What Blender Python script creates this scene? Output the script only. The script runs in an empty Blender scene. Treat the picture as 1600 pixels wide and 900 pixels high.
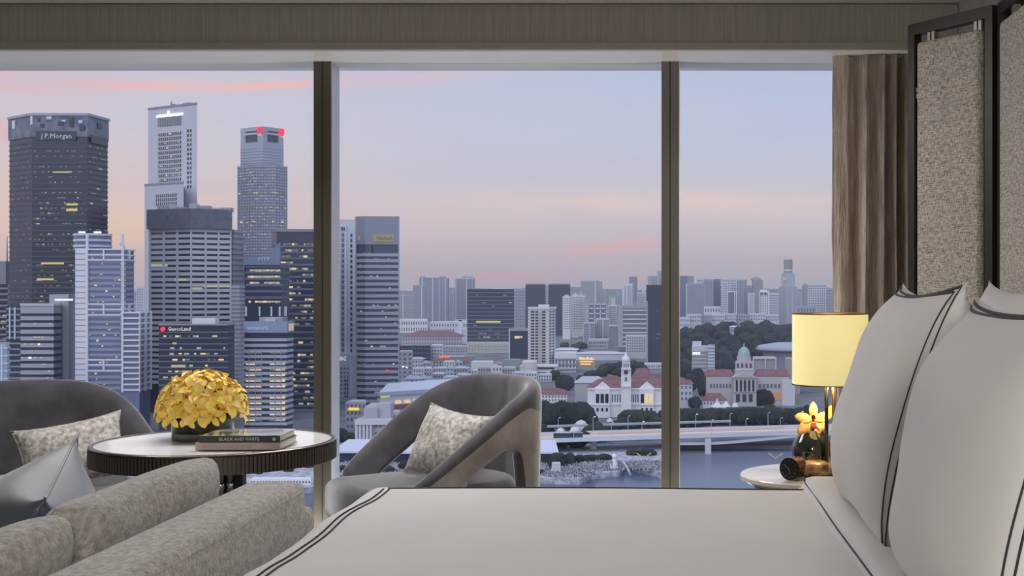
import bpy, bmesh, math, random
from mathutils import Vector, Matrix, noise as mnoise
R = math.radians
rnd = random.Random(7)
S = bpy.context.scene
COL = S.collection
# ------------------------------------------------------------------ camera
F = 1950.0                      # focal length in pixels of a 1600 px wide frame
CX, CY, EYE = 1040.0, 452.0, 1.25
GZ = EYE - 100.0                # street level, a hundred metres under the eye
cam = bpy.data.cameras.new('camera'); camo = bpy.data.objects.new('camera', cam); COL.objects.link(camo)
cam.sensor_width = 36; cam.lens = 36 * F / 1600
cam.shift_x = (800 - CX) / 1600; cam.shift_y = (CY - 450) / 1600
cam.clip_start = .05; cam.clip_end = 30000
camo.location = (0, 0, EYE); camo.rotation_euler = (R(90), 0, 0)
S.camera = camo
S.view_settings.view_transform = 'Standard'; S.view_settings.look = 'None'
S.view_settings.exposure = 0; S.view_settings.gamma = 1; S.view_settings.use_curve_mapping = False
S.cycles.use_denoising = True
S.cycles.max_bounces = 8; S.cycles.transparent_max_bounces = 16; S.cycles.volume_bounces = 0
S.cycles.sample_clamp_indirect = 4; S.cycles.caustics_reflective = False; S.cycles.caustics_refractive = False

def lin(c):
    return tuple(((v / 255) / 12.92 if v / 255 <= .04045 else ((v / 255 + .055) / 1.055) ** 2.4) for v in c)
# ------------------------------------------------------------------ sky
def build_sky():
    w = bpy.data.worlds.new('sky'); S.world = w; w.use_nodes = True
    nt = w.node_tree; nt.nodes.clear(); L = nt.links
    def node(t, **k):
        n = nt.nodes.new(t)
        for a, b in k.items(): setattr(n, a, b)
        return n
    def put(sock, v):
        if hasattr(v, 'links'): L.new(v, sock)
        else: sock.default_value = v
    def M(op, a, b=0.0, c=0.0, clamp=False):
        n = node('ShaderNodeMath', operation=op, use_clamp=clamp)
        put(n.inputs[0], a); put(n.inputs[1], b); put(n.inputs[2], c); return n.outputs[0]
    def mix(f, a, b):
        n = node('ShaderNodeMix', data_type='RGBA')
        put(n.inputs[0], f)
        for s, v in ((n.inputs[6], a), (n.inputs[7], b)): put(s, v if hasattr(v, 'links') else (*lin(v), 1))
        return n.outputs[2]
    tc = node('ShaderNodeTexCoord'); sp = node('ShaderNodeSeparateXYZ'); L.new(tc.outputs['Generated'], sp.inputs[0])
    x, y, z = sp.outputs
    az = M('ARCTAN2', x, y)                                   # 0 straight out of the window, negative to the left
    el = M('ARCSINE', z)
    ramp = node('ShaderNodeValToRGB'); put(ramp.inputs[0], M('MULTIPLY', M('MAXIMUM', el, 0.0), 1 / 1.57))
    cr = ramp.color_ramp
    stops = [(0, (186, 176, 190)), (.012, (202, 186, 194)), (.035, (212, 202, 208)), (.07, (206, 206, 218)), (.115, (196, 199, 218)), (.3, (210, 215, 236)), (1, (224, 230, 250))]
    while len(cr.elements) < len(stops): cr.elements.new(.5)
    for e, (p, c) in zip(cr.elements, stops): e.position = p; e.color = (*lin(c), 1)
    # warm side (sunset lies to the left), cool side to the right
    warm = M('EXPONENT', M('MULTIPLY', M('POWER', M('DIVIDE', M('ADD', az, .60), .27), 2.0), -1.0))
    lowband = M('EXPONENT', M('MULTIPLY', M('POWER', M('DIVIDE', M('SUBTRACT', el, .035), .055), 2.0), -1.0))
    c = mix(M('MULTIPLY', warm, M('MULTIPLY', lowband, .95)), ramp.outputs[0], (250, 208, 178))
    c = mix(M('MULTIPLY', warm, .22), c, (226, 196, 202))
    cool = M('MULTIPLY', M('ADD', az, .30), 2.6, clamp=True)
    hi = M('MULTIPLY', M('SUBTRACT', el, .055), 8.0, clamp=True)
    c = mix(M('MULTIPLY', M('MULTIPLY', cool, hi), .78), c, (180, 197, 230))
    # cloud streaks: wispy stretched noise, plus the larger banks one sees
    mp = node('ShaderNodeCombineXYZ'); put(mp.inputs[0], M('MULTIPLY', az, 5.0)); put(mp.inputs[1], M('MULTIPLY', el, 46.0)); put(mp.inputs[2], 3.7)
    nz = node('ShaderNodeTexNoise'); L.new(mp.outputs[0], nz.inputs['Vector']); put(nz.inputs['Scale'], 1.0); put(nz.inputs['Detail'], 5.0); put(nz.inputs['Roughness'], .55)
    n0 = nz.outputs['Fac']
    mp2 = node('ShaderNodeCombineXYZ'); put(mp2.inputs[0], M('MULTIPLY', az, 16.0)); put(mp2.inputs[1], M('SUBTRACT', M('MULTIPLY', el, 190.0), M('MULTIPLY', az, 14.0))); put(mp2.inputs[2], 8.1)
    nz2 = node('ShaderNodeTexNoise'); L.new(mp2.outputs[0], nz2.inputs['Vector']); put(nz2.inputs['Scale'], 1.0); put(nz2.inputs['Detail'], 4.0)
    n2 = M('MULTIPLY', M('SUBTRACT', nz2.outputs['Fac'], .34), 3.2, clamp=True)
    wisp = M('MULTIPLY', M('SUBTRACT', n0, .48), 3.2, clamp=True)
    fade = M('EXPONENT', M('MULTIPLY', M('MAXIMUM', el, 0.0), -5.0))
    c = mix(M('MULTIPLY', M('MULTIPLY', wisp, fade), .34), c, (226, 200, 200))
    dark = M('MULTIPLY', M('SUBTRACT', .46, n0), 3.0, clamp=True)
    c = mix(M('MULTIPLY', M('MULTIPLY', dark, fade), .35), c, (176, 178, 204))
    def bank(px, py, wx, wy, tilt, col, amt):
        u0 = math.atan((px - CX) / F); v0 = math.atan((CY - py) / F * math.cos(u0))
        du = M('SUBTRACT', az, u0); dv = M('SUBTRACT', M('SUBTRACT', el, v0), M('MULTIPLY', du, tilt))
        g = M('EXPONENT', M('MULTIPLY', M('ADD', M('POWER', M('DIVIDE', du, wx / F), 2.0), M('POWER', M('DIVIDE', dv, wy / F), 2.0)), -1.0))
        k = M('MULTIPLY', M('MULTIPLY', g, amt), M('ADD', .30, M('MULTIPLY', n2, .8)), clamp=True)
        return mix(k, c, col)
    for b in [(330, 135, 180, 8, .06, (252, 186, 172), .9), (650, 121, 140, 9, .05, (240, 190, 190), .5), (20, 118, 120, 28, 0, (236, 176, 178), .5),
              (0, 205, 60, 14, 0, (240, 170, 165), .6), (965, 386, 85, 9, .12, (250, 176, 166), .95), (1000, 318, 300, 20, -.01, (238, 212, 198), .75),
              (700, 350, 160, 24, .02, (226, 206, 206), .5), (775, 433, 95, 8, 0, (240, 160, 165), .6), (1200, 318, 180, 24, -.02, (232, 210, 208), .7), (185, 362, 100, 28, 0, (255, 216, 172), .65), (190, 420, 90, 40, 0, (242, 190, 178), .5),
              (870, 260, 260, 30, .03, (188, 192, 214), .35)]:
        c = bank(*b)
    # below the horizon: dull haze
    c = mix(M('MULTIPLY', el, -30.0, clamp=True), c, (120, 124, 142))
    bg = node('ShaderNodeBackground'); L.new(c, bg.inputs[0]); bg.inputs[1].default_value = 1.0
    out = node('ShaderNodeOutputWorld'); L.new(bg.outputs[0], out.inputs[0])
build_sky()
# ------------------------------------------------------------------ added fill lights
sun = bpy.data.lights.new('dusk_glow', 'SUN'); sun.energy = .95; sun.angle = R(70); sun.color = (.93, .95, 1)      # broad soft fill added from behind to brighten the city facades
suno = bpy.data.objects.new('dusk_glow', sun); COL.objects.link(suno); suno.rotation_euler = (R(52), 0, R(-18)); suno['kind'] = 'helper'
def area(name, loc, target, sx, sy, power, col):
    l = bpy.data.lights.new(name, 'AREA'); l.shape = 'RECTANGLE'; l.size = sx; l.size_y = sy; l.energy = power; l.color = col
    o = bpy.data.objects.new(name, l); COL.objects.link(o); o.location = loc
    o.rotation_euler = (Vector(target) - Vector(loc)).to_track_quat('-Z', 'Y').to_euler()
    o['label'] = 'soft ceiling lamp of the hotel room'; o['kind'] = 'helper'
    return o
area('ceiling_lamp', (-1.3, 4.45, 2.47), (-1.0, 3.3, 0), 2.6, 1.3, 66, (1, .97, .95))  # added overhead fill for bed, table and the pillows' window side
area('cove_lamp', (.45, -1.4, 2.3), (-1.0, 2.4, .5), 1.5, 1.0, 105, (1, .96, .92))  # added fill from behind the camera, aimed at the sofa
area('window_uplight', (-1.2, 5.74, .06), (-1.2, 5.80, 2.4), 4.6, .10, 32, (1, .95, .88))  # added unseen strip at floor level, brightens soffit and curtain

# ------------------------------------------------------------------ materials
MATS = {}
def pm(name, col, rough=.6, metal=0, var=0, vscale=30, bump=0, bscale=200, sheen=0, spec=.5, stretch=None, emit=None, estr=0, coat=0, trans=0, col2=None, bdist=.01, kind='noise'):
    if name in MATS: return MATS[name]
    m = bpy.data.materials.new(name); m.use_nodes = True; nt = m.node_tree; b = nt.nodes['Principled BSDF']; L = nt.links
    c = (*lin(col), 1)
    b.inputs['Base Color'].default_value = c; b.inputs['Roughness'].default_value = rough; b.inputs['Metallic'].default_value = metal
    b.inputs['Specular IOR Level'].default_value = spec; b.inputs['Sheen Weight'].default_value = sheen; b.inputs['Coat Weight'].default_value = coat
    b.inputs['Transmission Weight'].default_value = trans; b.inputs['Sheen Roughness'].default_value = .4
    tc = None
    def coords():
        nonlocal tc
        if tc is None:
            t = nt.nodes.new('ShaderNodeTexCoord'); mp = nt.nodes.new('ShaderNodeMapping'); L.new(t.outputs['Object'], mp.inputs[0])
            mp.inputs['Scale'].default_value = stretch or (1, 1, 1); tc = mp.outputs[0]
        return tc
    if var or col2:
        n = nt.nodes.new('ShaderNodeTexNoise'); L.new(coords(), n.inputs['Vector']); n.inputs['Scale'].default_value = vscale; n.inputs['Detail'].default_value = 4
        r = nt.nodes.new('ShaderNodeValToRGB'); L.new(n.outputs['Fac'], r.inputs[0])
        k = lin(col2) if col2 else tuple(v * (1 - var) for v in lin(col))
        r.color_ramp.elements[0].position = .36; r.color_ramp.elements[1].position = .64
        r.color_ramp.elements[0].color = (*k, 1); r.color_ramp.elements[1].color = (*[min(1, v * (1 + var * .6)) for v in lin(col)], 1)
        L.new(r.outputs[0], b.inputs['Base Color'])
    if bump:
        n = nt.nodes.new('ShaderNodeTexVoronoi' if kind == 'voronoi' else 'ShaderNodeTexNoise'); L.new(coords(), n.inputs['Vector']); n.inputs['Scale'].default_value = bscale
        bp = nt.nodes.new('ShaderNodeBump'); bp.inputs['Strength'].default_value = bump; bp.inputs['Distance'].default_value = bdist
        L.new(n.outputs[0], bp.inputs['Height']); L.new(bp.outputs[0], b.inputs['Normal'])
    if emit: b.inputs['Emission Color'].default_value = (*lin(emit), 1); b.inputs['Emission Strength'].default_value = estr
    MATS[name] = m; return m
def glow(name, col, s=1.0): return pm(name, (20, 20, 20), emit=col, estr=s)

def pane_mat():
    m = bpy.data.materials.new('clear_glass'); m.use_nodes = True; nt = m.node_tree; nt.nodes.clear()
    t = nt.nodes.new('ShaderNodeBsdfTransparent'); t.inputs[0].default_value = (.985, .99, .995, 1)
    o = nt.nodes.new('ShaderNodeOutputMaterial'); nt.links.new(t.outputs[0], o.inputs[0]); return m
GLASS_PANE = pane_mat()
def thin_glass(name, tint, gl=.12):
    m = bpy.data.materials.new(name); m.use_nodes = True; nt = m.node_tree; nt.nodes.clear()
    t = nt.nodes.new('ShaderNodeBsdfTransparent'); t.inputs[0].default_value = (*tint, 1)
    g = nt.nodes.new('ShaderNodeBsdfGlossy'); g.inputs['Roughness'].default_value = .03
    lw = nt.nodes.new('ShaderNodeLayerWeight'); lw.inputs[0].default_value = .35
    mx = nt.nodes.new('ShaderNodeMixShader'); nt.links.new(lw.outputs['Fresnel'], mx.inputs[0]); nt.links.new(t.outputs[0], mx.inputs[1]); nt.links.new(g.outputs[0], mx.inputs[2])
    o = nt.nodes.new('ShaderNodeOutputMaterial'); nt.links.new(mx.outputs[0], o.inputs[0]); return m

# ------------------------------------------------------------------ helpers
def obj(name, bm, mat, parent=None, smooth=False, loc=None, subsurf=0, bevel=0):
    me = bpy.data.meshes.new(name); bm.normal_update(); bm.to_mesh(me); bm.free()
    o = bpy.data.objects.new(name, me); COL.objects.link(o); me.materials.append(mat)
    if smooth: me.polygons.foreach_set('use_smooth', [True] * len(me.polygons))
    if parent: o.parent = parent
    if loc is not None: o.location = loc
    if bevel:
        b = o.modifiers.new('b', 'BEVEL'); b.width = bevel; b.segments = 2; b.limit_method = 'ANGLE'
    if subsurf:
        s = o.modifiers.new('s', 'SUBSURF'); s.levels = s.render_levels = subsurf
    return o
def copyo(o, parent=None, loc=None, rot=None, scale=None):
    c = o.copy(); COL.objects.link(c); c.parent = parent
    if loc is not None: c.location = loc
    if rot is not None: c.rotation_euler = rot
    if scale is not None: c.scale = scale
    return c
def tag(o, label=None, cat=None, group=None, kind=None):
    for k, v in (('label', label), ('category', cat), ('group', group), ('kind', kind)):
        if v: o[k] = v
    return o
def empty(name, loc, rz=0):
    o = bpy.data.objects.new(name, None); COL.objects.link(o); o.location = loc; o.rotation_euler = (0, 0, rz); o.empty_display_size = .1; return o
def box(bm, x0, x1, y0, y1, z0, z1):
    v = [bm.verts.new(p) for p in ((x0, y0, z0), (x1, y0, z0), (x1, y1, z0), (x0, y1, z0), (x0, y0, z1), (x1, y0, z1), (x1, y1, z1), (x0, y1, z1))]
    for f in ((3, 2, 1, 0), (4, 5, 6, 7), (0, 1, 5, 4), (1, 2, 6, 5), (2, 3, 7, 6), (3, 0, 4, 7)): bm.faces.new([v[i] for i in f])
    return bm
def bxo(name, x0, x1, y0, y1, z0, z1, mat, parent=None, **k): return obj(name, box(bmesh.new(), x0, x1, y0, y1, z0, z1), mat, parent, **k)
def lathe(prof, n=32, bm=None, cx=0, cy=0, ring=False):
    bm = bm or bmesh.new(); rings = []
    for r, z in prof:
        rings.append([bm.verts.new((cx + max(r, 1e-4) * math.cos(6.28318 * i / n), cy + max(r, 1e-4) * math.sin(6.28318 * i / n), z)) for i in range(n)])
    for a, b in zip(rings, rings[1:]):
        for i in range(n): bm.faces.new((a[i], a[(i + 1) % n], b[(i + 1) % n], b[i]))
    if ring:
        for i in range(n): bm.faces.new((rings[-1][i], rings[-1][(i + 1) % n], rings[0][(i + 1) % n], rings[0][i]))
    else: bm.faces.new(rings[0][::-1]); bm.faces.new(rings[-1])
    return bm
def tube(bm, pts, r, n=8, taper=None):
    rings = []; pts = [Vector(p) for p in pts]
    for i, p in enumerate(pts):
        t = (pts[min(i + 1, len(pts) - 1)] - pts[max(i - 1, 0)]).normalized()
        a = Vector((0, 0, 1)) if abs(t.z) < .9 else Vector((1, 0, 0))
        u = t.cross(a).normalized(); w = t.cross(u)
        rr = r if taper is None else r + (taper - r) * i / (len(pts) - 1)
        rings.append([bm.verts.new(p + (u * math.cos(6.28318 * k / n) + w * math.sin(6.28318 * k / n)) * rr) for k in range(n)])
    for a, b in zip(rings, rings[1:]):
        for k in range(n): bm.faces.new((a[k], a[(k + 1) % n], b[(k + 1) % n], b[k]))
    bm.faces.new(rings[0]); bm.faces.new(rings[-1][::-1]); bmesh.ops.recalc_face_normals(bm, faces=bm.faces); return bm
def interp(tab, s):
    """monotone smooth table lookup: tab = [(s, v...), ...]"""
    for i in range(len(tab) - 1):
        if s <= tab[i + 1][0] or i == len(tab) - 2:
            p0 = tab[max(i - 1, 0)]; p1 = tab[i]; p2 = tab[i + 1]; p3 = tab[min(i + 2, len(tab) - 1)]
            t = (s - p1[0]) / (p2[0] - p1[0]); t = max(0, min(1, t)); out = []
            for k in range(1, len(p1)):
                m1 = (p2[k] - p0[k]) / max(p2[0] - p0[0], 1e-6) * (p2[0] - p1[0]); m2 = (p3[k] - p1[k]) / max(p3[0] - p1[0], 1e-6) * (p2[0] - p1[0])
                t2, t3 = t * t, t * t * t
                out.append((2 * t3 - 3 * t2 + 1) * p1[k] + (t3 - 2 * t2 + t) * m1 + (-2 * t3 + 3 * t2) * p2[k] + (t3 - t2) * m2)
            return out
def rbox(bm_args, mat, name, parent=None, bev=.03, seg=3, **k):
    bm = box(bmesh.new(), *bm_args)
    bmesh.ops.bevel(bm, geom=list(bm.edges), offset=bev, segments=seg, profile=.6, affect='EDGES')
    return obj(name, bm, mat, parent, smooth=True, **k)
def text(body, size, loc, rot, mat, parent, name='lettering', ext=.0, align='CENTER', sx=1.0):
    c = bpy.data.curves.new(name, 'FONT'); c.body = body; c.size = size; c.align_x = align; c.align_y = 'CENTER'; c.extrude = ext; c.resolution_u = 2
    t0 = bpy.data.objects.new(name, c); COL.objects.link(t0); me = bpy.data.meshes.new_from_object(t0.evaluated_get(bpy.context.evaluated_depsgraph_get())); bpy.data.objects.remove(t0)
    o = bpy.data.objects.new(name, me); COL.objects.link(o); me.materials.clear(); me.materials.append(mat); o.location = loc; o.rotation_euler = rot; o.scale = (sx, 1, 1); o.parent = parent; return o
def P(px, py, d): return Vector(((px - CX) / F * d, d, EYE - (py - CY) / F * d))
def X(px, d): return (px - CX) / F * d
def Z(py, d): return EYE - (py - CY) / F * d

# ================================================================== ROOM SHELL
WY = 5.9          # glass plane
def structure(o): o['kind'] = 'structure'; return o
m_ceil = pm('ceiling_paint', (150, 143, 138), .8)
m_paper = pm('bulkhead_wallcovering', (150, 146, 139), .8, var=.11, vscale=9, stretch=(14, 1, .5), bump=.2, bscale=60)
m_trim = pm('bulkhead_trim', (152, 146, 138), .6)
m_soffit = pm('soffit_gloss_paint', (240, 237, 230), .22, spec=.25)
m_carpet = pm('carpet', (120, 116, 112), .95, var=.2, vscale=40, bump=.4, bscale=300)
m_wallp = pm('plain_wall', (168, 162, 154), .85)
structure(bxo('floor', -4.3, 1.45, -2.6, 6.1, -.1, 0, m_carpet))
structure(bxo('ceiling', -4.3, 1.45, -2.6, 5.62, 2.528, 2.62, m_ceil))
structure(bxo('wall_back', -4.3, 1.45, -2.7, -2.6, 0, 2.62, m_wallp))
structure(bxo('wall_left', -4.4, -4.3, -2.7, 6.1, 0, 2.62, m_wallp))
structure(bxo('wall_right', 1.31, 1.45, -2.6, 6.1, 0, 2.62, m_paper))
structure(bxo('wall_front', -4.3, 1.31, 5.6, 6.1, 2.33, 2.62, m_paper))          # the bulkhead over the window
structure(bxo('trim_1', -4.3, 1.31, 5.585, 5.6, 2.324, 2.354, m_trim))
structure(bxo('trim_2', -4.3, 1.31, 5.6, 6.1, 2.318, 2.33, m_soffit))             # glossy soffit
structure(bxo('trim_3', -4.3, 1.31, 5.82, 6.08, 0, .04, pm('dark_sill', (70, 68, 64), .5, metal=.4)))
m_mull = pm('bronze_mullion', (88, 84, 75), .45, metal=.35)
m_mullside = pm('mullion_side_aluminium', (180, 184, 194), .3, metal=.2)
def mullion(n, x0, x1, seam):
    structure(bxo('trim_%d' % n, x0, x1, 5.85, 5.93, .04, 2.318, m_mull))
    root = bpy.data.objects['trim_%d' % n]
    bxo('seam', seam - .002, seam + .002, 5.848, 5.85, .04, 2.318, pm('seam_rubber', (30, 28, 26), .8), root)
    bxo('side_cover', x1, x1 + .004, 5.853, 5.93, .04, 2.318, m_mullside, root)  # thin plate, paler than the mullion front
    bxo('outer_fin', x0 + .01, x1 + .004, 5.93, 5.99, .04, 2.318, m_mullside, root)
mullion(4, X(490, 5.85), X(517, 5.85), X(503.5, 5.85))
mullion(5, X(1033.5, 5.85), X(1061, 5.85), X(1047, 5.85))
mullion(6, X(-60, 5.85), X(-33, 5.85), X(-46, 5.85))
for n, a, b in ((1, X(-33, 5.9), X(490, 5.9)), (2, X(517, 5.9), X(1033, 5.9)), (3, X(1061, 5.9), 1.31), (4, -4.3, X(-60, 5.9))):
    structure(bxo('window_%d' % n, a, b, 5.9, 5.912, .04, 2.318, GLASS_PANE))

# ================================================================== CURTAIN
m_curt = pm('curtain_cloth', (204, 190, 174), .7, sheen=.5, col2=(168, 152, 136), var=.1, vscale=4, stretch=(8, 8, 1.2), bump=.8, bscale=14, bdist=.02)
def curtain():
    bm = bmesh.new(); nx, nz = 150, 40; x0, x1 = X(1300, 5.72), X(1421, 5.72)
    folds = [(0, .0), (.19, .015), (.3, -.06), (.39, .05), (.5, -.055), (.62, .055), (.7, -.05), (.78, .05), (.86, -.05), (.93, .045), (1, -.03)]
    g = []
    for j in range(nz + 1):
        z = .03 + (2.316 - .03) * j / nz; row = []
        for i in range(nx + 1):
            s = i / nx; k = interp(folds, s)[0]
            wob = mnoise.noise(Vector((s * 9, z * 1.3, 2))) * .012 + mnoise.noise(Vector((s * 30, z * 5, 7))) * .004
            row.append(bm.verts.new((x0 + (x1 - x0) * s + wob * .7 + k * .15, 5.72 - k - .01 + wob, z)))
        g.append(row)
    for j in range(nz):
        for i in range(nx): bm.faces.new((g[j][i], g[j][i + 1], g[j + 1][i + 1], g[j + 1][i]))
    o = obj('curtain', bm, m_curt, smooth=True)
    s = o.modifiers.new('t', 'SOLIDIFY'); s.thickness = .006
    tag(o, 'taupe pleated curtain drawn together beside the window and screen', 'curtain')
curtain()

# ================================================================== FOLDING SCREEN
m_frame = pm('dark_bronze_frame', (50, 46, 42), .45, metal=.5)
def weave_mat():
    m = bpy.data.materials.new('grey_tweed'); m.use_nodes = True; nt = m.node_tree; b = nt.nodes['Principled BSDF']; L = nt.links; b.inputs['Roughness'].default_value = .9
    t = nt.nodes.new('ShaderNodeTexCoord')
    def nz(scale, st):
        mp = nt.nodes.new('ShaderNodeMapping'); L.new(t.outputs['Object'], mp.inputs[0]); mp.inputs['Scale'].default_value = st
        n = nt.nodes.new('ShaderNodeTexNoise'); L.new(mp.outputs[0], n.inputs['Vector']); n.inputs['Scale'].default_value = scale; n.inputs['Detail'].default_value = 2; return n.outputs['Fac']
    a = nz(95, (.5, .5, 4.0)); c = nz(95, (3, 3, .5))
    mx = nt.nodes.new('ShaderNodeMath'); mx.operation = 'ADD'; L.new(a, mx.inputs[0]); L.new(c, mx.inputs[1])
    hf = nt.nodes.new('ShaderNodeMath'); hf.operation = 'MULTIPLY'; hf.inputs[1].default_value = .5; L.new(mx.outputs[0], hf.inputs[0])
    r = nt.nodes.new('ShaderNodeValToRGB'); L.new(hf.outputs[0], r.inputs[0]); r.color_ramp.elements[0].position = .38; r.color_ramp.elements[1].position = .6
    r.color_ramp.elements[0].color = (*lin((112, 106, 98)), 1); r.color_ramp.elements[1].color = (*lin((206, 199, 188)), 1)
    L.new(r.outputs[0], b.inputs['Base Color'])
    bp = nt.nodes.new('ShaderNodeBump'); bp.inputs['Strength'].default_value = .5; bp.inputs['Distance'].default_value = .004; L.new(hf.outputs[0], bp.inputs['Height']); L.new(bp.outputs[0], b.inputs['Normal'])
    return m
m_tweed = weave_mat()
m_strap = pm('brushed_strap', (150, 142, 130), .4, metal=.6)
def screen():
    root = tag(empty('folding_screen', (1.0, 5.0, 0)), 'dark framed folding screen with grey woven fabric leaves behind the bed', 'screen')
    def leaf(a, b, zt, nstrap):
        a = Vector((*a, 0)); b = Vector((*b, 0)); Ln = (b - a).length; ang = math.atan2(b.y - a.y, b.x - a.x)
        fr = empty('leaf', (0, 0, 0)); fr.parent = root; fr.location = a - Vector(root.location); fr.rotation_euler = (0, 0, ang)
        p = .036
        bxo('post', 0, p, -.02, .02, 0, zt, m_frame, fr); bxo('post', Ln - p, Ln, -.02, .02, 0, zt, m_frame, fr)
        bxo('rail', p, Ln - p, -.02, .02, zt - .045, zt, m_frame, fr); bxo('rail', p, Ln - p, -.02, .02, .3, .345, m_frame, fr)
        rbox((p + .014, Ln - p - .022, -.028, .028, .37, zt - .078), m_tweed, 'fabric_panel', fr, bev=.02)
        for q in nstrap:
            for dx in (-.011, .011): bxo('strap', q * Ln + dx - .007, q * Ln + dx + .007, -.012, .012, zt - .085, zt - .045, m_strap, fr)
        for zz in (2.03, 1.2, .8):
            for dz in (-.012, .012): bxo('strap', p - .012, p + .016, -.012, .012, zz + dz - .009, zz + dz + .009, m_strap, fr)
    leaf((X(1424, 5.0), 5.0), (X(1556, 4.64), 4.64), 2.306, (.27, .82))
    leaf((1.246, 4.615), (1.252, 3.72), 2.306, (.2, .8))
    leaf((1.252, 3.70), (1.252, 2.8), 2.306, (.2, .8))
screen()

# ================================================================== BED
m_linen = pm('white_bed_linen', (226, 224, 222), .75, sheen=.15, bump=.08, bscale=500, bdist=.002, var=.02, vscale=3)
m_pip = pm('charcoal_piping', (58, 57, 58), .8)
BX0, BX1, BY0, BY1, BZ = -.848, 1.16, 1.5, 3.50, .704
def bed():
    root = tag(empty('bed', (.2, 2.5, 0)), 'wide hotel bed made up in white with upholstered grey headboard', 'bed')
    def sub(name, a, mat, bev): 
        o = rbox(a, mat, name, None, bev); o.parent = root; o.location = -Vector(root.location); return o
    sub('bed_base', (BX0 + .05, BX1, BY0 + .05, BY1 - .05, .05, .34), pm('base_fabric', (130, 126, 120), .9), .02)
    sub('mattress', (BX0 + .03, BX1, BY0 + .03, BY1 - .03, .34, .655), m_linen, .06)
    sub('headboard', (1.17, 1.222, BY0 - .3, 4.45, .1, 1.19), pm('headboard_leather', (158, 152, 146), .5, bump=.1), .02)
    # duvet: a soft shell over the mattress
    bm = bmesh.new(); nx, ny = 90, 90; x1 = .50
    def surf(u, v):
        # u along the bed (0 foot .. 1 head side), v across (0 near .. 1 far); edges roll over and drop
        ex, ey = .42, .42
        def roll(s, lo, hi, drop_lo, drop_hi):
            L0 = hi - lo; t = s * (L0 + drop_lo + drop_hi) - drop_lo
            return t, L0
        t, LX = roll(u, 0, x1 - BX0, ex, 0); w, LY = roll(v, 0, BY1 - BY0, ey, ey)
        rr = .07
        def edge(t, Lh):                               # position, fall
            def one(q):                                # q distance outward past start of rounding
                if q <= 0: return 0, 0
                a = q / rr
                if a < 1.5708: return math.sin(a) * rr, (1 - math.cos(a)) * rr
                return rr + (q - 1.5708 * rr) * .04, rr + (q - 1.5708 * rr)
            if t < rr: o_, f_ = one(rr - t); return rr - o_, f_
            if t > Lh - rr and Lh: o_, f_ = one(t - (Lh - rr)); return Lh - rr + o_, f_
            return t, 0
        px, fx = edge(t, 1e9); py, fy = edge(w, LY)
        f = max(fx, fy) if min(fx, fy) == 0 else math.hypot(fx, fy) if max(fx, fy) < .1 else max(fx, fy)
        x = BX0 + px; y = BY0 + py
        n = mnoise.noise(Vector((x * 1.1, y * 3.2, 1))) * .006 + mnoise.noise(Vector((x * .6, y * 7, 5))) * .003
        wav = math.sin(y * 7 + 1) * .006 * max(0, 1 - abs(x - BX0) / .2)
        return Vector((x + (wav if fx > .02 else wav * .4), y, BZ - f + n * (1 if f < .05 else .2)))
    g = [[bm.verts.new(surf(i / nx, j / ny)) for i in range(nx + 1)] for j in range(ny + 1)]
    for j in range(ny):
        for i in range(nx): bm.faces.new((g[j][i], g[j][i + 1], g[j + 1][i + 1], g[j + 1][i]))
    dv = obj('duvet', bm, m_linen, smooth=True); tag(dv, 'white duvet with thin charcoal piping spread over the bed', 'duvet')
    # piping: one line along the far edge, two along the foot
    ex = .42; LXt = x1 - BX0 + ex; LYt = BY1 - BY0 + 2 * ex
    def line(name, pts, r=.0035): obj(name, tube(bmesh.new(), pts, r, 6), m_pip, dv, smooth=True)
    up = Vector((0, 0, .0015))
    uu = lambda d: (ex + d) / LXt
    vv = lambda d: (LYt - ex - d) / LYt
    line('piping', [surf(uu(.09 + q * (x1 - BX0 - .09)), vv(.088)) + up for q in [k / 60 for k in range(61)]], .0022)
    for off in (.076, .092):
        pts = [surf(uu(off + .006 * math.sin(k * .42) * max(0, 1 - k / 24)), vv(.02 + k * .04)) + up for k in range(2, 46)]
        line('piping', pts, .0022)
    # turned-down sheet near the pillows: thick soft layer with rounded corner
    bm = bmesh.new(); n = 44; gx0, gx1, gy0, gy1 = .372, 1.15, BY0 - .03, 3.515
    def top(s, t):
        x = gx0 + (gx1 - gx0) * s; y = gy0 + (gy1 - gy0) * t
        return x, y
    g = []
    for j in range(n + 1):
        row = []
        for i in range(n + 1):
            x, y = top(i / n, j / n)
            a = min(1, (x - gx0) / .035); b = min(1, min(y - gy0, gy1 - y) / .05)
            h = .038 * math.sqrt(max(0, 1 - (1 - a) ** 2)) * math.sqrt(max(0, 1 - (1 - b) ** 2))
            wob = mnoise.noise(Vector((y * 3, x * 2, 3))) * .006
            cr = .06
            if x - gx0 < cr and gy1 - y < cr:
                pass
            row.append(bm.verts.new((x + wob * (1 - a), y, BZ - .012 + h + wob * .5 * a * b)))
        g.append(row)
    for j in range(n):
        for i in range(n): bm.faces.new((g[j][i], g[j][i + 1], g[j + 1][i + 1], g[j + 1][i]))
    fs = obj('folded_sheet', bm, m_linen, smooth=True); tag(fs, 'white turned-down sheet with charcoal edge lying under the pillows', 'sheet')
    q = []
    for k in range(40): q.append((gx0 + .012 + mnoise.noise(Vector((k * .1, 1, 1))) * .004, gy0 + (gy1 - gy0 - .07) * k / 39, BZ + .012))
    for k in range(1, 9): a = k / 8 * 1.57; q.append((gx0 + .012 + .045 * (1 - math.cos(a)), gy1 - .07 + .045 * math.sin(a), BZ + .016 + .006 * k / 8))
    for k in range(1, 20): q.append((gx0 + .057 + .036 * k, gy1 - .024, BZ + .024))
    obj('piping', tube(bmesh.new(), q, .002, 6), m_pip, fs, smooth=True)
bed()

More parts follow.
